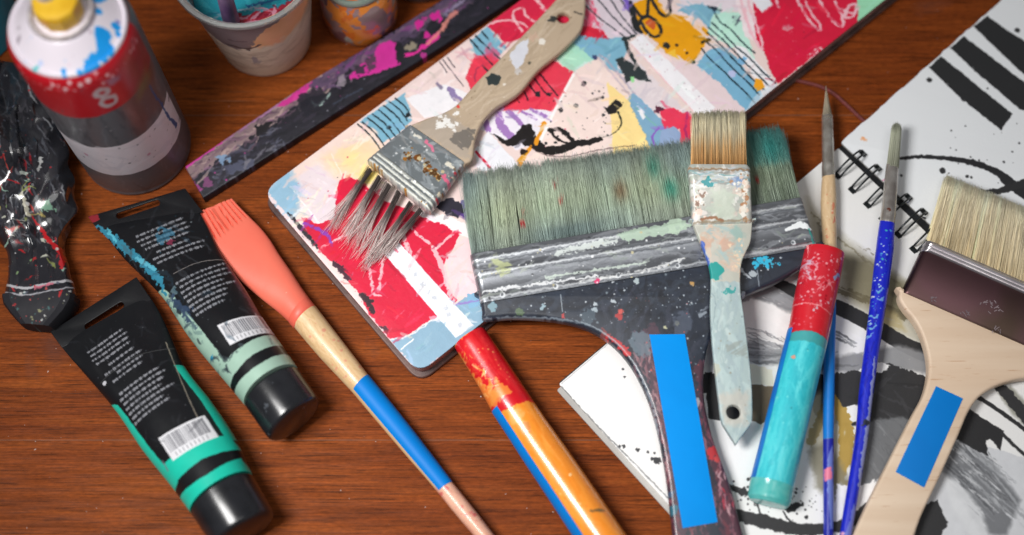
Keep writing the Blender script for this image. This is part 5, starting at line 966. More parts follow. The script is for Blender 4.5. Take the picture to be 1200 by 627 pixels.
# ------------------------------------------------------------------ paint-crusted wooden slat
SLZ = 8.0
slp = [(217, 195), (360, 97), (453, 41), (520, -2), (600, -55), (692, -60), (606, -4), (520, 53), (400, 128), (238, 232)]
slc = Canvas(slp, flat(SLZ), (34, 33, 42), seed=101)
def paint_sl(c):
    q = [(217, 195), (560, -28), (640, -26), (238, 234)]
    c.smears(220, q, 26, 6, -36, [(40, 38, 48), (28, 27, 36), (50, 45, 58), (34, 33, 40), (22, 22, 30)], .75, 18)
    c.poly([(214, 197), (300, 138), (380, 84), (384, 98), (310, 150), (222, 212)], (138, 116, 118), 3, .95, dry=(34, .24)); c.smears(90, [(218, 196), (400, 72), (400, 90), (228, 214)], 22, 4, -34, [(160, 138, 136), (116, 92, 104), (176, 150, 146), (90, 70, 84), (140, 100, 130)], .8, 14)
    c.line([(216, 196), (240, 180), (264, 163)], 4, (206, 64, 160), 1.6, .95, dry=(34, .28)); c.line([(262, 164), (290, 146), (330, 120)], 3, (170, 120, 160), 1.6, .9, dry=(34, .3)); c.line([(328, 124), (345, 112), (366, 98)], 7, (200, 50, 140), 2.2, .95, dry=(34, .26)); c.line([(344, 116), (356, 108)], 5, (210, 60, 150), 2, .9)
    c.line([(226, 214), (236, 222)], 5, (160, 60, 130), 2, .8, dry=(34, .34)); c.blot((243, 214), 5, (190, 90, 160), 1, .5)
    c.poly([(360, 98), (455, 40), (530, -8), (545, -10), (530, 10), (470, 46), (420, 76), (372, 106)], (88, 70, 96), 2.5, .95, dry=(34, .22)); c.smears(90, [(370, 92), (540, -10), (550, 4), (385, 108)], 18, 5, -35, [(108, 84, 116), (74, 62, 84), (126, 100, 120), (90, 74, 92), (120, 60, 120)], .7, 24)
    M = (204, 46, 148)
    c.poly([(408, 88), (420, 78), (432, 70), (440, 58), (452, 48), (464, 50), (468, 62), (466, 74), (446, 82), (424, 90), (412, 93)], M, 2.6, .95, dry=(34, .2)); c.line([(412, 91), (440, 84), (467, 74)], 5, M, 1.4); c.poly([(414, 78), (426, 76), (430, 84), (418, 86)], (50, 46, 56), 2.4, .9); c.blot((436, 74), 7, (70, 56, 70), 1.2, .9, dry=(34, .4))
    c.poly([(470, 64), (486, 60), (500, 48), (514, 36), (516, 44), (500, 56), (484, 66), (474, 68)], (214, 44, 144), 2, 1); c.line([(500, 52), (512, 41), (520, 30)], 4, (220, 130, 130), 1.4, .9); c.line([(518, 34), (526, 22), (534, 14)], 6, (206, 130, 120), 1.6, .9)
    c.poly([(474, 52), (486, 48), (490, 58), (478, 62)], (150, 140, 120), 2.6, .9, dry=(34, .3)); c.poly([(462, 52), (470, 50), (474, 70), (466, 74)], (30, 30, 36), 2.4)
    for p, r in (((491, 28), 6), ((510, 20), 7), ((500, 42), 5), ((498, 22), 3)): c.blot(p, r, (200, 40, 140), .7)
    c.blot((497, 64), 4.5, (170, 50, 130), .8); c.line([(520, 18), (540, 2), (552, -8)], 4, (150, 140, 170), 2, .7, dry=(34, .36))
    c.blot((262, 186), 6, (120, 148, 180), 1, .9); c.poly([(262, 196), (280, 188), (300, 186), (294, 196), (270, 204)], (80, 84, 106), 3, .8, dry=(34, .3)); c.smears(40, [(240, 200), (320, 150), (335, 170), (255, 222)], 14, 4, -30, [(84, 86, 102), (64, 64, 82), (50, 48, 62), (110, 108, 118)], .7, 30)
    c.line([(365, 120), (372, 124), (380, 117), (386, 110)], 3, (150, 172, 166), 1.6, .95); c.poly([(394, 92), (404, 84), (406, 98), (398, 102)], (150, 140, 150), 2.6, .8, dry=(34, .3)); c.poly([(300, 148), (320, 142), (316, 152), (302, 160)], (30, 28, 32), 3); c.poly([(350, 112), (376, 102), (384, 114), (360, 136), (348, 128)], (28, 28, 38), 3, .8)
    c.line([(390, 122), (424, 104)], 2, (70, 80, 100), 1.4, .6); c.dots(60, q, .4, 1.5, [(140, 140, 150), (200, 60, 150), (30, 30, 36)], .8, 3)
paint_sl(slc)
slat = place('wooden_slat', plate([P(p, flat(SLZ)) for p in slp], flat(SLZ / 2 + .05), SLZ, .9, n=1, world=True, uvc=slc), painted('paint-crusted slat', slc, .5, .5, 180, .8, spec=.3))
slat['label'] = 'long narrow slat crusted with dark navy and magenta paint, lying behind the collage sketchbook'; slat['category'] = 'wooden slat'

# ------------------------------------------------------------------ paint tubes
def print_lines(c, o, across, along, rows, col, w=1.9, alpha=.85, seed=1):
    """rows of small print too blurred to read: o first row's left end, across/along unit steps in photo px, rows = (offset along, start, length)"""
    r = random.Random(seed); o, A, B = np.array(o, float), np.array(across, float), np.array(along, float)
    for (k, s, ln) in rows:
        x = s
        while x < s + ln:
            l = min(r.uniform(2.5, 8), s + ln - x + 1); p = o + B * k + A * x
            n = max(int(l / 1.7), 1)
            for i in range(n):
                h = r.uniform(1.1, 2.5); q = p + A * (i * 1.7); c.line([q - B * h * .6, q + B * h * .7 + A * r.uniform(-.3, .5)], 1.15, col, 0, alpha, smooth=0)
            c.line([p, p + A * l], w * 1.3, col, .2, alpha * .5, smooth=0); x += l + r.uniform(1.2, 2.2)
def barcode(c, q, seed=1):
    r = random.Random(seed); c.poly(q, (214, 214, 218), .2); a, b, d, e = [np.array(t, float) for t in q]; x = .07
    while x < .93:
        w = r.choice((.010, .016, .024)); p, s = a + (b - a) * x, e + (d - e) * x; c.line([p + (s - p) * .10, p + (s - p) * .70], w * 60, (92, 92, 98), 0, .9, smooth=0); x += w + r.choice((.014, .022, .03))
    for k in range(9): p = a + (b - a) * (.14 + k * .085); s = e + (d - e) * (.14 + k * .085); c.line([p + (s - p) * .78, p + (s - p) * .92], 1.1, (120, 120, 126), 0, .8, smooth=0)
def paint_tube(label, L, R, HT, tabq, slot, capL, capR, pl, canvas, name, cz):
    t = thing('paint_tube', label, 'paint tube', cz, 'black acrylic paint tubes')
    m = painted(name, canvas, .36, .2, 90, .1, coat=.0, spec=.32)
    def dent(V, m_):
        n = len(V) // m_; out = V.copy()
        for i in range(n):
            k = i / (n - 1); s = V[i * m_:(i + 1) * m_]; d = (fbm(s[:, 0] * 38 + cz[0] * 90, s[:, 1] * 38, 44, 3) - .5) * 2 + (1 - 2 * np.abs(vnoise(s[:, 0] * 60 + s[:, 1] * 45, s[:, 1] * 12 - s[:, 0] * 10 + cz[0] * 50, 45) - .5) - .5) * .9
            out[i * m_:(i + 1) * m_, 2] += d * .0019 * min(1, k * 3) * (1 - k) ** 1.1
        return out
    place('tube_body', loft([(a, b, h, 'ell') for a, b, h in zip(L, R, HT)], pl, 96, 60, canvas, sub=12, noise=dent), m, t)
    place('hanging_tab', plate(tabq, pl, 1.3, .4, [(slot, None)], n=1, uvc=canvas), m, t)
    ch = [np.linalg.norm(P(a, pl) - P(b, pl)) * 500 for a, b in zip(capL, capR)]
    st = []
    ts = [(0, .90), (.02, .97), (.05, 1), (.86, .99), (.93, .97), (.975, .91), (1, .82)]
    for k, s in ts:
        a, b = mid(capL[0], capL[1], k), mid(capR[0], capR[1], k); c_ = mid(a, b); st.append((mid(c_, a, s), mid(c_, b, s), (ch[0] + (ch[1] - ch[0]) * k) * s, 'ell'))
    place('cap', loft(st, pl, 72, 30), CAPM, t)
    return t
CAPM = plain('glossy black cap', (24, 25, 28), (34, 35, 39), .23, scale=60, bump=.12, bscale=120, spots=[((110, 160, 170), 90, .74, 3), ((70, 74, 80), 200, .70, 8)])
T1 = plane3((62, 389, 8), (165, 325, 8), (290, 610, 20.5))
t1L = [(70, 404), (84, 421), (99, 438), (136, 482), (168, 529), (203, 573), (224, 602)]
t1R = [(174, 345), (187, 366), (199, 391), (218, 432), (248, 471), (277, 515), (295, 555)]
t1H = [.7, 3.2, 6.5, 12, 16, 19, 20.5]
tc1 = Canvas([(55, 390), (160, 320), (300, 550), (225, 610)], T1, (21, 22, 25), seed=111, res=4.2)
def paint_t1(c):
    TL = (28, 184, 160)
    c.poly([(126, 474), (141, 478), (151, 490), (182, 532), (214, 570), (196, 590), (146, 540)], TL, .3); c.poly([(206, 432), (222, 428), (262, 480), (284, 516), (270, 522), (240, 476)], TL, .3)
    c.poly([(190, 552), (228, 533), (272, 514), (284, 530), (244, 548), (206, 574)], TL, .3); c.poly([(211, 586), (250, 566), (285, 541), (298, 556), (262, 580), (222, 606)], TL, .3)
    c.line([(196, 404), (212, 442), (232, 486), (246, 512)], 1.4, (150, 140, 124), .3, .8); c.line([(120, 452), (160, 424), (206, 410)], 1.0, (74, 74, 74), .2, .8)
    c.pl = T1.up(12); c.seed += 3
    A = np.array((.83, -.56)); A /= np.hypot(*A); B = np.array((.53, .85)); B /= np.hypot(*B); g = (160, 161, 168)
    print_lines(c, (98, 408), A, B, [(0, 0, 48), (6.3, 1, 50), (12.6, 0, 49), (19, 2, 46), (28, 14, 34), (36, 4, 8), (36, 16, 38), (42.5, 18, 34), (49, 8, 40)], g, seed=4)
    print_lines(c, (136, 462), A, B, [(0, 3, 54), (6.6, 0, 62), (13.2, 1, 56), (19.8, 0, 50), (26.4, 0, 66), (33, 1, 44), (39.6, 0, 52)], g, seed=5); c.blot((119, 446), 2.6, (190, 190, 196), .2)
    barcode(c, [(186, 515), (240, 487), (257, 513), (204, 542)]); c.line([(190, 540), (196, 551)], 2, (120, 120, 126), .2, .7)
    c.pl = T1; c.smears(40, [(80, 400), (180, 350), (270, 500), (190, 540)], 20, 3.4, 55, [(52, 54, 60), (44, 46, 50), (66, 68, 74)], .3, 40, .48); c.dots(40, [(80, 400), (180, 350), (270, 500), (190, 540)], .3, .9, [(110, 112, 118), (70, 72, 78)], .7); c.line([(108, 380), (112, 378)], 3, (200, 200, 200), .8); c.line([(120, 415), (140, 440)], 1, (90, 90, 94), .5, .5)
paint_t1(tc1)
def slotpts(a, b, w):
    a, b = np.array(a, float), np.array(b, float); d = (b - a) / np.hypot(*(b - a)); n = np.array((-d[1], d[0])); out = []
    for t in np.linspace(math.pi / 2, 3 * math.pi / 2, 8): out.append(a + w * (d * math.cos(t) + n * math.sin(t)))
    for t in np.linspace(-math.pi / 2, math.pi / 2, 8): out.append(b + w * (d * math.cos(t) + n * math.sin(t)))
    return out
paint_tube('black plastic paint tube with turquoise bands and side stripes, nearest the bottom left corner', t1L, t1R, t1H, [(59, 389), (160, 325), (178, 352), (73, 408)], slotpts((103, 383), (142, 358), 3.6), [(224, 602), (252, 645)], [(295, 555), (323, 603)], T1, tc1, 'turquoise banded tube', tuple(P((180, 480), flat(0))))

T2 = plane3((105, 257, 10), (215, 222, 10), (330, 480, 21.5))
t2L = [(113, 267), (130, 284), (148, 306), (190, 348), (222, 396), (262, 445), (287, 475)]
t2R = [(232, 246), (242, 264), (258, 296), (288, 340), (310, 376), (334, 410), (349, 432)]
t2H = [.8, 3.4, 7, 13, 17, 20.5, 21.5]
tc2 = Canvas([(95, 258), (220, 215), (355, 430), (290, 480)], T2, (21, 22, 25), seed=121, res=4.2)
def paint_t2(c):
    SG = (154, 184, 168)
    c.poly([(178, 344), (194, 343), (208, 354), (242, 396), (275, 439), (262, 450), (226, 402)], SG, .5); c.poly([(258, 440), (290, 418), (324, 396), (334, 408), (304, 428), (270, 456)], SG, .4); c.poly([(275, 462), (310, 440), (340, 419), (351, 433), (318, 456), (284, 480)], SG, .4)
    for i in range(9): c.blot((214 + c.r.normal() * 10, 372 + c.r.normal() * 14), 2 + 4 * c.r.random(), [(44, 60, 84), (90, 112, 120), (30, 36, 44)][i % 3], 1, .85)
    c.line([(204, 352), (220, 372), (234, 392)], [3, 8, 4], (50, 66, 90), 2.4, .9, dry=(-50, .36)); c.line([(262, 420), (272, 432), (290, 416)], 3, (60, 70, 74), 2, .8, dry=(-40, .4)); c.blot((252, 424), 3, (40, 130, 170), .7)
    c.line([(114, 266), (134, 282), (156, 300), (186, 328), (196, 350)], [5, 9, 8, 10, 3], (52, 130, 156), 2.6, .95, dry=(-40, .26)); c.line([(126, 270), (138, 284)], 4, (90, 180, 200), 1.8, .9); c.line([(164, 306), (184, 322)], 5, (90, 170, 190), 2, .9, dry=(-40, .3)); c.poly([(98, 256), (114, 252), (118, 258), (104, 264)], (150, 40, 50), 1.6, .9)
    c.line([(208, 328), (240, 312), (268, 306)], 1.2, (130, 124, 120), .3, .9); c.line([(266, 310), (300, 368), (326, 400)], 3, (120, 70, 90), 2, .5, dry=(-55, .36))
    c.pl = T2.up(12); A = np.array((.90, -.40)); A /= np.hypot(*A); B = np.array((.5, .86)); g = (156, 158, 165)
    print_lines(c, (154, 272), A, B, [(0, 2, 58), (6.6, 0, 62), (13.2, 2, 60), (19.8, 4, 54), (29, 14, 38), (36, 6, 62), (42.6, 8, 56)], g, seed=8); c.blot((192, 270), 9, (60, 120, 150), 1, .7, dry=(20, .35)); c.blot((196, 280), 4, (150, 50, 80), .8, .7)
    A = np.array((.84, -.46)); print_lines(c, (206, 332), A, B, [(0, 0, 64), (6.6, 2, 60), (13.2, 0, 64), (19.8, 0, 52), (26.4, 1, 62), (33, 0, 50), (39.6, 1, 46), (46.2, 2, 38)], g, seed=9)
    barcode(c, [(256, 385), (306, 365), (322, 386), (272, 409)], 2)
    c.pl = T2; c.smears(50, [(122, 262), (236, 250), (330, 404), (222, 400)], 22, 4, 50, [(60, 62, 68), (48, 50, 56), (74, 78, 84), (40, 66, 84)], .35, 40, .46); c.smears(16, [(190, 350), (210, 352), (276, 440), (262, 446)], 10, 4, 50, [(60, 74, 84), (104, 130, 126), (40, 46, 54)], .7, 30, .44); c.line([(300, 372), (320, 400), (338, 424)], 2, (196, 204, 204), .8, .5, dry=(-55, .4)); c.dots(30, [(120, 262), (232, 250), (330, 410), (270, 440)], .4, 1.4, [(120, 130, 134), (60, 130, 160)], .7)
paint_t2(tc2)
paint_tube('black plastic paint tube with sage green bands and blue paint smears, beside the coral brush', t2L, t2R, t2H, [(103, 254), (160, 238), (217, 221), (238, 249), (170, 262), (115, 270)], slotpts((140, 253), (184, 238), 3.6), [(287, 475), (316, 517)], [(349, 432), (376, 470)], T2, tc2, 'sage banded tube', tuple(P((235, 370), flat(0))))

# crumpled tube at the left edge
T3 = plane3((0, 120, 16), (60, 120, 16), (50, 380, 11))
c3 = Canvas([(-70, 70), (110, 70), (110, 400), (-10, 400)], T3, (38, 38, 43), seed=131)
def paint_t3(c):
    c.smears(150, [(-40, 80), (84, 90), (86, 290), (0, 290)], 22, 5, 70, [(46, 46, 52), (24, 24, 28), (66, 64, 70), (40, 44, 52)], .7, 40)
    c.smears(90, [(-30, 90), (80, 100), (80, 290), (0, 290)], 22, 2.6, 75, [(120, 122, 128), (92, 96, 104), (170, 172, 176), (76, 80, 88)], .7, 22, .47)  # grey-silver smears paint foil highlights along the folds
    c.smears(26, [(0, 190), (80, 190), (86, 360), (14, 360)], 14, 3, 70, [(186, 36, 40), (150, 30, 36), (206, 70, 60)], .85, 45, .44); c.smears(22, [(0, 230), (70, 220), (86, 330), (14, 320)], 11, 3, 30, [(206, 208, 190), (150, 160, 90), (190, 170, 90), (160, 200, 180)], .85, 60, .44)
    c.line([(56, 196), (54, 214)], 4, (190, 192, 190), 2, .9); c.blot((38, 216), 3, (190, 200, 190), 1); c.blot((62, 250), 6, (140, 190, 160), 1, .8); c.line([(44, 262), (60, 285), (74, 300), (76, 318)], [3, 5, 6, 4], (190, 30, 36), 1.8, .95); c.line([(36, 240), (40, 262)], 5, (214, 210, 190), 2, .85)
    c.line([(4, 334), (30, 344), (60, 340), (94, 328)], 3.2, (196, 196, 200), .6, .9); c.line([(4, 343), (30, 353), (60, 349), (94, 337)], 2, (176, 176, 182), .6, .85); c.line([(48, 345), (66, 340)], 3, (210, 110, 130), 1.4, .8)
    for i in range(44): c.blot((20 + c.r.random() * 70, 340 + c.r.random() * 46), .4 + 1.8 * c.r.random() ** 2, [(170, 40, 44), (150, 150, 110), (70, 110, 110), (190, 80, 80), (200, 200, 196)][i % 5], .8, .85)
    c.dots(90, [(-30, 90), (82, 100), (90, 360), (6, 360)], .4, 2, [(206, 206, 206), (180, 40, 44), (130, 160, 110), (90, 94, 110)], .85, 2.5)
paint_t3(c3)
def crumple(V, m):
    n = len(V) // m; out = V.copy()
    for i in range(n):
        k = i / (n - 1); amp = .0078 if k < .62 else .0078 * max(.22, 1 - (k - .62) / .22); seg = V[i * m:(i + 1) * m]; ctr = seg.mean(0)
        x, y, z = seg[:, 0], seg[:, 1], seg[:, 2]
        f1 = 1 - 2 * np.abs(vnoise(x * 44 + z * 16 + y * 14, y * 24 - z * 20 - x * 12, 61) - .5); f2 = 1 - 2 * np.abs(vnoise(x * 96 - z * 40 - y * 30, y * 52 + z * 40 + x * 20, 62) - .5); f3 = vnoise(x * 30 + 9, y * 30 + z * 30, 63)
        f4 = 1 - 2 * np.abs(vnoise(x * 120 + y * 26, y * 16 - x * 22 + z * 30, 64) - .5); d = (f1 - .55) * 1.3 + (f2 - .55) * .55 + (f4 - .5) * .8 + (f3 - .5); r = seg - ctr; L = np.linalg.norm(r, axis=1, keepdims=True); out[i * m:(i + 1) * m] = seg + r / L * (d * amp)[:, None]
    out[:, 2] = np.maximum(out[:, 2], .0006); return out
ct = thing('paint_tube', 'crumpled black paint tube smeared with red and white, left of the spray can', 'paint tube', tuple(P((40, 240), flat(0))))
c3L = [(-62, 70), (-50, 110), (-42, 160), (-34, 205), (-14, 245), (10, 280), (12, 310), (7, 340), (4, 352)]
c3R = [(26, 78), (54, 108), (70, 150), (80, 195), (84, 235), (80, 270), (80, 300), (88, 335), (92, 350)]
place('tube_body', loft([(a, b, h, 'ell') for a, b, h in zip(c3L, c3R, [7, 13, 15, 15, 13, 11, 11, 11.5, 11])], T3, 150, 18, c3, sub=14, noise=crumple), painted('crumpled tube', c3, .2, .25, 160, .15, coat=.7), ct)
place('cap', loft([((6, 350), (91, 348), 11.2, .5), ((8, 360), (90, 356), 11.4, .5), ((16, 371), (82, 368), 10.6, .5), ((27, 383), (63, 386), 8.0, .5)], T3, 12, 20, c3), painted('smeared tube cap', c3, .6, .3, 160, .3, spec=.2), ct)

# ------------------------------------------------------------------ spray can
CB = P((160, 171), flat(0)); CR = 33.5; face = math.degrees(math.atan2(-CB[1], -CB[0])) % 360; circ = 2 * math.pi * CR
cw = Wrap(circ, 122, (94, 96, 102), 3.2, 141)
def paint_can(c):
    f = face / 360 * circ; d = lambda deg: f + deg / 360 * circ
    c.smears(60, [(d(-120), 0), (d(120), 0), (d(120), 90), (d(-120), 90)], 40, 3, 90, [(100, 102, 108), (70, 72, 78), (118, 118, 124)], .5, 8)
    c.poly([(d(-180), 89), (d(-30), 88), (d(40), 90), (d(180), 89), (d(180), 124), (d(-180), 124)], (178, 22, 36), .4)
    c.poly([(d(8), 60), (d(44), 60), (d(50), 90), (d(14), 90)], (112, 58, 48), 1, .6, soft=5); c.poly([(d(22), 86), (d(60), 82), (d(64), 112), (d(30), 108)], (120, 50, 40), 1.4, .6, soft=5); c.poly([(d(24), 84), (d(50), 86), (d(46), 96), (d(26), 92)], (120, 112, 50), 1.5, .55, soft=3)
    c.poly([(d(-130), 25.5), (d(130), 25.5), (d(130), 57), (d(-130), 57)], (226, 222, 230), .3); c.smears(30, [(d(-90), 28), (d(90), 28), (d(90), 55), (d(-90), 55)], 18, 3, 0, [(230, 228, 236), (212, 210, 220), (226, 222, 230)], .6, 20); c.dots(5, [(d(-60), 28), (d(60), 28), (d(60), 55), (d(-60), 55)], .4, 1.6, [(120, 120, 130), (190, 120, 150)], .6)
    x0 = d(-3)
    for cx, cy, rx, ry in ((x0 - .6, 106, 3.4, 3.0), (x0 + .6, 97.4, 4.2, 3.8)): c.line([(cx + rx * math.cos(a), cy + ry * math.sin(a)) for a in np.linspace(0, 2 * math.pi, 15)], 2.7, (190, 203, 206), .7, .85, soft=.5)
    c.poly([(d(2), 109), (d(18), 108), (d(20), 113), (d(4), 114)], (150, 150, 180), 1.6, .7, soft=1)
    c.line([(d(40), 82), (d(44), 60), (d(46), 46), (d(50), 32)], [1, 1.6, 2, 2.6], (28, 80, 140), .8, .95); c.poly([(d(30), 4), (d(44), 6), (d(40), 18), (d(28), 16)], (104, 114, 124), 2, .7, soft=1)
    c.dots(60, [(d(-80), 112), (d(80), 112), (d(80), 121), (d(-80), 121)], .4, 1.6, [(226, 190, 196), (206, 60, 70), (236, 230, 232)], .8); c.dots(60, [(d(-80), 4), (d(80), 4), (d(80), 118), (d(-80), 118)], .3, .9, [(150, 150, 156), (100, 100, 110)], .7)
paint_can(cw)
CS = 1.2      # the paint map's millimetres up are stretched to the can's real height
can = thing('spray_can', 'spray paint can standing upright with white blue-spotted dome, red collar and yellow cap', 'spray can', tuple(CB))
bme = lathe([(31.0, 1.44), (32.6, 0.24), (33.5, 1.68), (33.5, 3.6), (33.2, 4.8), (33.5, 6), (33.5, 134.4), (33.2, 141), (32.2, 144), (31.2, 145.5)], CB, 96); wrap_uv(bme, CB, 122 * CS)
place('can_body', bme, painted('can print', cw, .4, .1, 120, .1, coat=.12, spec=.35), can)
dcv = Canvas([(5, -45), (155, -45), (155, 110), (5, 110)], flat(151), (216, 208, 217), seed=145)
for p, r in (((122, 44), 8), ((123, 54), 8.5), ((118, 62), 7), ((105, 74), 8.5), ((103, 84), 7), ((108, 66), 4), ((117, 2), 8), ((112, -4), 7), ((118, 20), 3.6), ((135, 30), 4), ((137, 37), 3), ((91, 81), 3.4), ((91, 87), 2.6), ((72, 81), 3), ((73, 85), 2)): dcv.blot(p, r, (16, 142, 216), .3)
for p, r, q in (((39, 78), 3.2, (40, 180, 180)), ((40, 84), 2.6, (40, 180, 180)), ((46, 73), 2.4, (170, 190, 230)), ((21, 46), 3.6, (150, 140, 150)), ((22, 34), 2.4, (160, 150, 160)), ((109, 44), 1.4, (150, 130, 150)), ((27, 80), 3, (180, 176, 190)), ((137, 24), 2, (90, 100, 180)), ((111, 36), 1.2, (150, 130, 150))): dcv.blot(p, r, q, .5, .8)
dcv.dots(50, (10, -30, 148, 96), .4, 1.1, [(200, 190, 200), (120, 170, 220), (206, 160, 180)], .6)
dome = lathe([(30.6, 144.6), (31.0, 146), (30.6, 147.8), (29.6, 148.2), (28.6, 147.4), (25.5, 150), (21.5, 154), (18.0, 157), (16.6, 158.2)], CB, 96, 60); planar_uv(dome, dcv)
place('dome', dome, painted('white dome', dcv, .35, .08, 100, .1, coat=.2), can)
place('valve_cup', lathe([(16.8, 157.6), (17.2, 159.2), (16.4, 160.8), (15.0, 160.6), (14.0, 158.4), (12.5, 157), (5, 157)], CB, 72, 50, cap=False), plain('worn tin ring', (216, 210, 212), (176, 168, 172), .35, .35, scale=200, bump=.15), can)
place('nozzle_cap', lathe([(9.5, 157), (11.8, 159), (12.3, 163), (12.1, 169), (11.4, 170.6), (9.0, 171.2), (5.2, 171.2)], CB, 10, 25), plain('mustard plastic', (206, 160, 30), (226, 184, 50), .35, scale=80, spots=[((206, 110, 50), 110, .66, 2)], bump=.2), can)
tipc = CB + np.array((-.0045, .004, 0)); place('nozzle', lathe([(5.8, 170.6), (5.6, 176), (5.0, 178), (2.0, 178.6), (1.4, 177)], tipc, 28, 40), plain('stained grey nozzle', (188, 182, 196), (140, 136, 150), .4, scale=160, bump=.2), can)

# ------------------------------------------------------------------ cups and jar at the back
QB = P((312, 44), flat(0)); cr = 42.0; qf = math.degrees(math.atan2(-QB[1], -QB[0])) % 360; qc = 2 * math.pi * 35
qw = Wrap(qc, 74, (220, 204, 186), 3.0, 151)
def paint_cup(c):
    f = qf / 360 * qc; d = lambda g: f + g / 360 * qc
    c.smears(70, [(d(-110), 2), (d(110), 2), (d(110), 60), (d(-110), 60)], 30, 4, 0, [(228, 214, 198), (206, 188, 170), (214, 200, 186), (186, 168, 152)], .6, 14)
    c.poly([(d(-26), 46), (d(0), 38), (d(30), 44), (d(70), 52), (d(110), 56), (d(110), 72), (d(0), 72), (d(-16), 64)], (234, 170, 122), 2.4, .9, soft=2); c.poly([(d(40), 40), (d(100), 44), (d(100), 60), (d(50), 50)], (170, 150, 136), 3, .6, soft=3)
    c.poly([(d(-110), 44), (d(-60), 42), (d(-34), 36), (d(-14), 44), (d(-8), 56), (d(10), 62), (d(24), 70), (d(-110), 74)], (122, 110, 116), 2, .95); c.line([(d(-44), 42), (d(-24), 39), (d(-12), 43)], 2, (80, 70, 74), 1.6, .9); c.line([(d(-36), 47), (d(-20), 50)], 2, (96, 80, 92), 1.6, .8)
    c.poly([(d(-180), 0), (d(180), 0), (d(180), 3), (d(-180), 3)], (196, 188, 180), .3, .8); c.blot((d(-18), 25), 3, (120, 120, 140), 1, .6)
    c.poly([(d(40), 60), (d(80), 60), (d(80), 74), (d(36), 74)], (206, 170, 150), 2, .7)
paint_cup(qw)
cup = thing('plastic_cup', 'clear plastic cup crusted with beige paint outside and turquoise and red paint inside', 'cup', tuple(QB))
cme = lathe([(20, 1.8), (27, 0.36), (28.4, 1.8), (29, 6), (39.0, 79.2), (39.4, 84.6), (38.6, 84.6), (38.2, 79.2), (28.2, 6), (20, 3.6)], QB, 80); wrap_uv(cme, QB, 88.8)
place('cup_wall', cme, painted('paint-coated cup', qw, .38, .3, 90, .3, coat=.2), cup)
place('rim', lathe([(39.2, 81.6), (42.0, 82.8), (43.0, 84.48), (42.6, 86.64), (41.0, 87.12), (39.6, 85.92), (38.0, 83.4), (37.6, 81.6), (39.2, 81.6)], QB, 96, 60, cap=False), plain('clear plastic rim', (226, 228, 226), (206, 208, 206), .15, trans=.7, bump=.1), cup)
pcv = Canvas([(215, -80), (360, -80), (360, 40), (215, 40)], flat(55), (34, 140, 158), seed=155)
pcv.smears(70, [(225, -70), (350, -70), (350, 30), (225, 30)], 26, 6, 10, [(50, 160, 176), (24, 116, 140), (90, 170, 182), (130, 160, 180), (30, 90, 116), (90, 50, 80)], .8, 30)
pcv.poly([(268, 14), (290, 18), (320, 12), (345, -4), (350, 10), (320, 30), (280, 34)], (150, 30, 48), 3, .95); pcv.smears(26, [(272, 18), (340, 4), (346, 14), (284, 30)], 14, 4, -14, [(190, 40, 60), (120, 24, 44), (206, 150, 170)], .85, 20); pcv.line([(290, 8), (310, 4), (330, -2)], 3, (30, 70, 120), 2, .8); pcv.line([(280, 12), (300, 10)], 4, (150, 170, 190), 2, .8)
place('wet_paint', (lambda me: (planar_uv(me, pcv), me)[1])(lathe([(34.8, 54.6), (33.5, 56.4), (28, 55.44), (20, 55.2), (10, 55.68), (0.0, 55.44)], QB, 72, 80)), painted('turquoise and red paint', pcv, .25, .6, 120, .6, coat=.5), cup)
pst = tube([P((271, 24), flat(57)), P((264, -2), flat(90)), P((256, -36), flat(125)), P((248, -70), flat(155))], [.0050, .0046, .0042, .0036], 18, 6)
pb = place('paint_brush', pst, plain('mauve stained handle', (112, 84, 128), (150, 124, 160), .4, scale=60, spots=[((90, 60, 60), 60, .6, 2), ((190, 180, 210), 110, .68, 5)], bump=.3)); pb['label'] = 'mauve paint-stained brush handle standing in the plastic cup'; pb['category'] = 'paintbrush'
JB = P((424, 20), flat(0))
jar = thing('paint_jar', 'small glass jar daubed with orange and mauve paint, behind the slat', 'jar', tuple(JB))
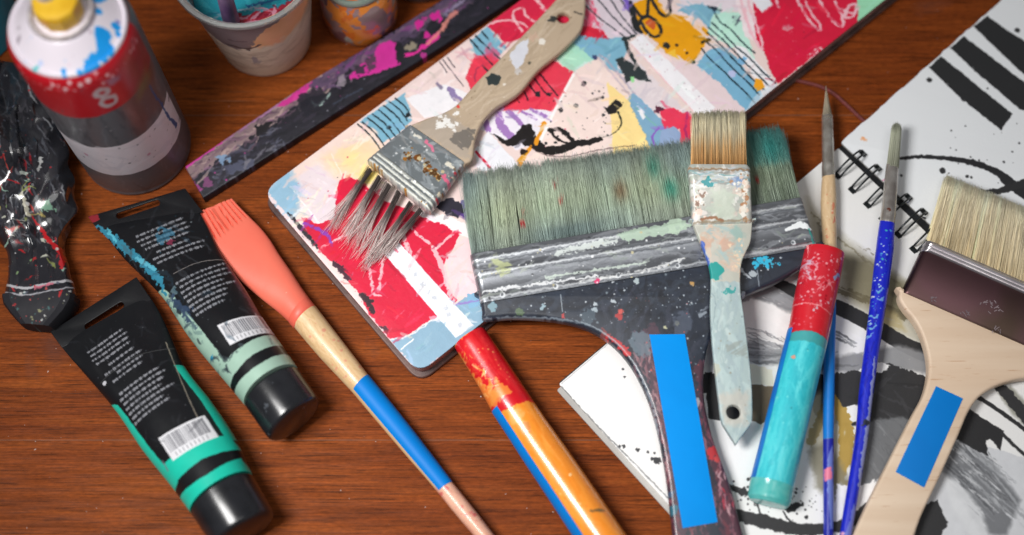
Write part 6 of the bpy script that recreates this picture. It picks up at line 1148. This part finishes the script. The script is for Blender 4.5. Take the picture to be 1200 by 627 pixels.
place('jar_body', lathe([(18, 0.24), (21.5, 0.96), (23.2, 4.8), (23.8, 14.4), (23.6, 31.2), (22.6, 38.4), (20.6, 42.6), (19.6, 44.4)], JB, 72), plain('daubed jar', (128, 108, 108), (150, 120, 124), .3, scale=50, spots=[((216, 128, 46), 62, .53, 2), ((206, 106, 36), 80, .57, 9), ((96, 70, 84), 70, .58, 13), ((150, 160, 156), 46, .62, 4), ((150, 50, 70), 55, .66, 7)], bump=.3, coat=.5), jar)
place('rim', lathe([(19.4, 43.92), (20.4, 45.6), (20.4, 49.2), (19.4, 50.4), (18.0, 49.8), (17.6, 45.6), (17.6, 40.8)], JB, 72, 60, cap=False), plain('greenish glass rim', (176, 186, 174), (140, 160, 150), .15, bump=.1, trans=.3), jar)
place('wet_paint', lathe([(18.2, 41.4), (12, 42), (0, 42)], JB, 48), plain('teal grey paint', (120, 160, 150), (170, 176, 160), .3, scale=80, bump=.4), jar)
GB = P((494, -32), flat(0)); gc = thing('plastic_cup', 'small dull grey plastic cup at the top edge, partly hidden behind the slat', 'cup', tuple(GB))
place('cup_wall', lathe([(16, 1.5), (22, .3), (23, 1.5), (28, 48), (27.2, 48.4), (22, 4), (16, 3)], GB, 64), plain('dull grey plastic', (140, 132, 128), (112, 104, 102), .45, scale=60, bump=.2), gc)
place('rim', lathe([(27, 47), (29.4, 47.6), (29.4, 49.2), (27.4, 49.6), (26.6, 48)], GB, 64, 60, cap=False), plain('grey cup rim', (170, 164, 160), (150, 146, 142), .3, bump=0), gc)
TB = P((-36, 30), flat(0)); tcn = thing('paint_bottle', 'teal blue round container at the left edge behind the spray can', 'container', tuple(TB))
place('container_wall', lathe([(28, .4), (31, .6), (32, 2), (32, 66), (31, 69), (26, 71), (14, 72), (14, 76)], TB, 72), plain('teal plastic', (4, 128, 156), (8, 140, 166), .4, bump=.1), tcn)
place('screw_cap', lathe([(15.5, 75), (16, 76), (16, 88), (15, 89.5), (0, 90)], TB, 48), plain('dark teal cap', (6, 70, 90), (10, 80, 100), .4, bump=.1), tcn)
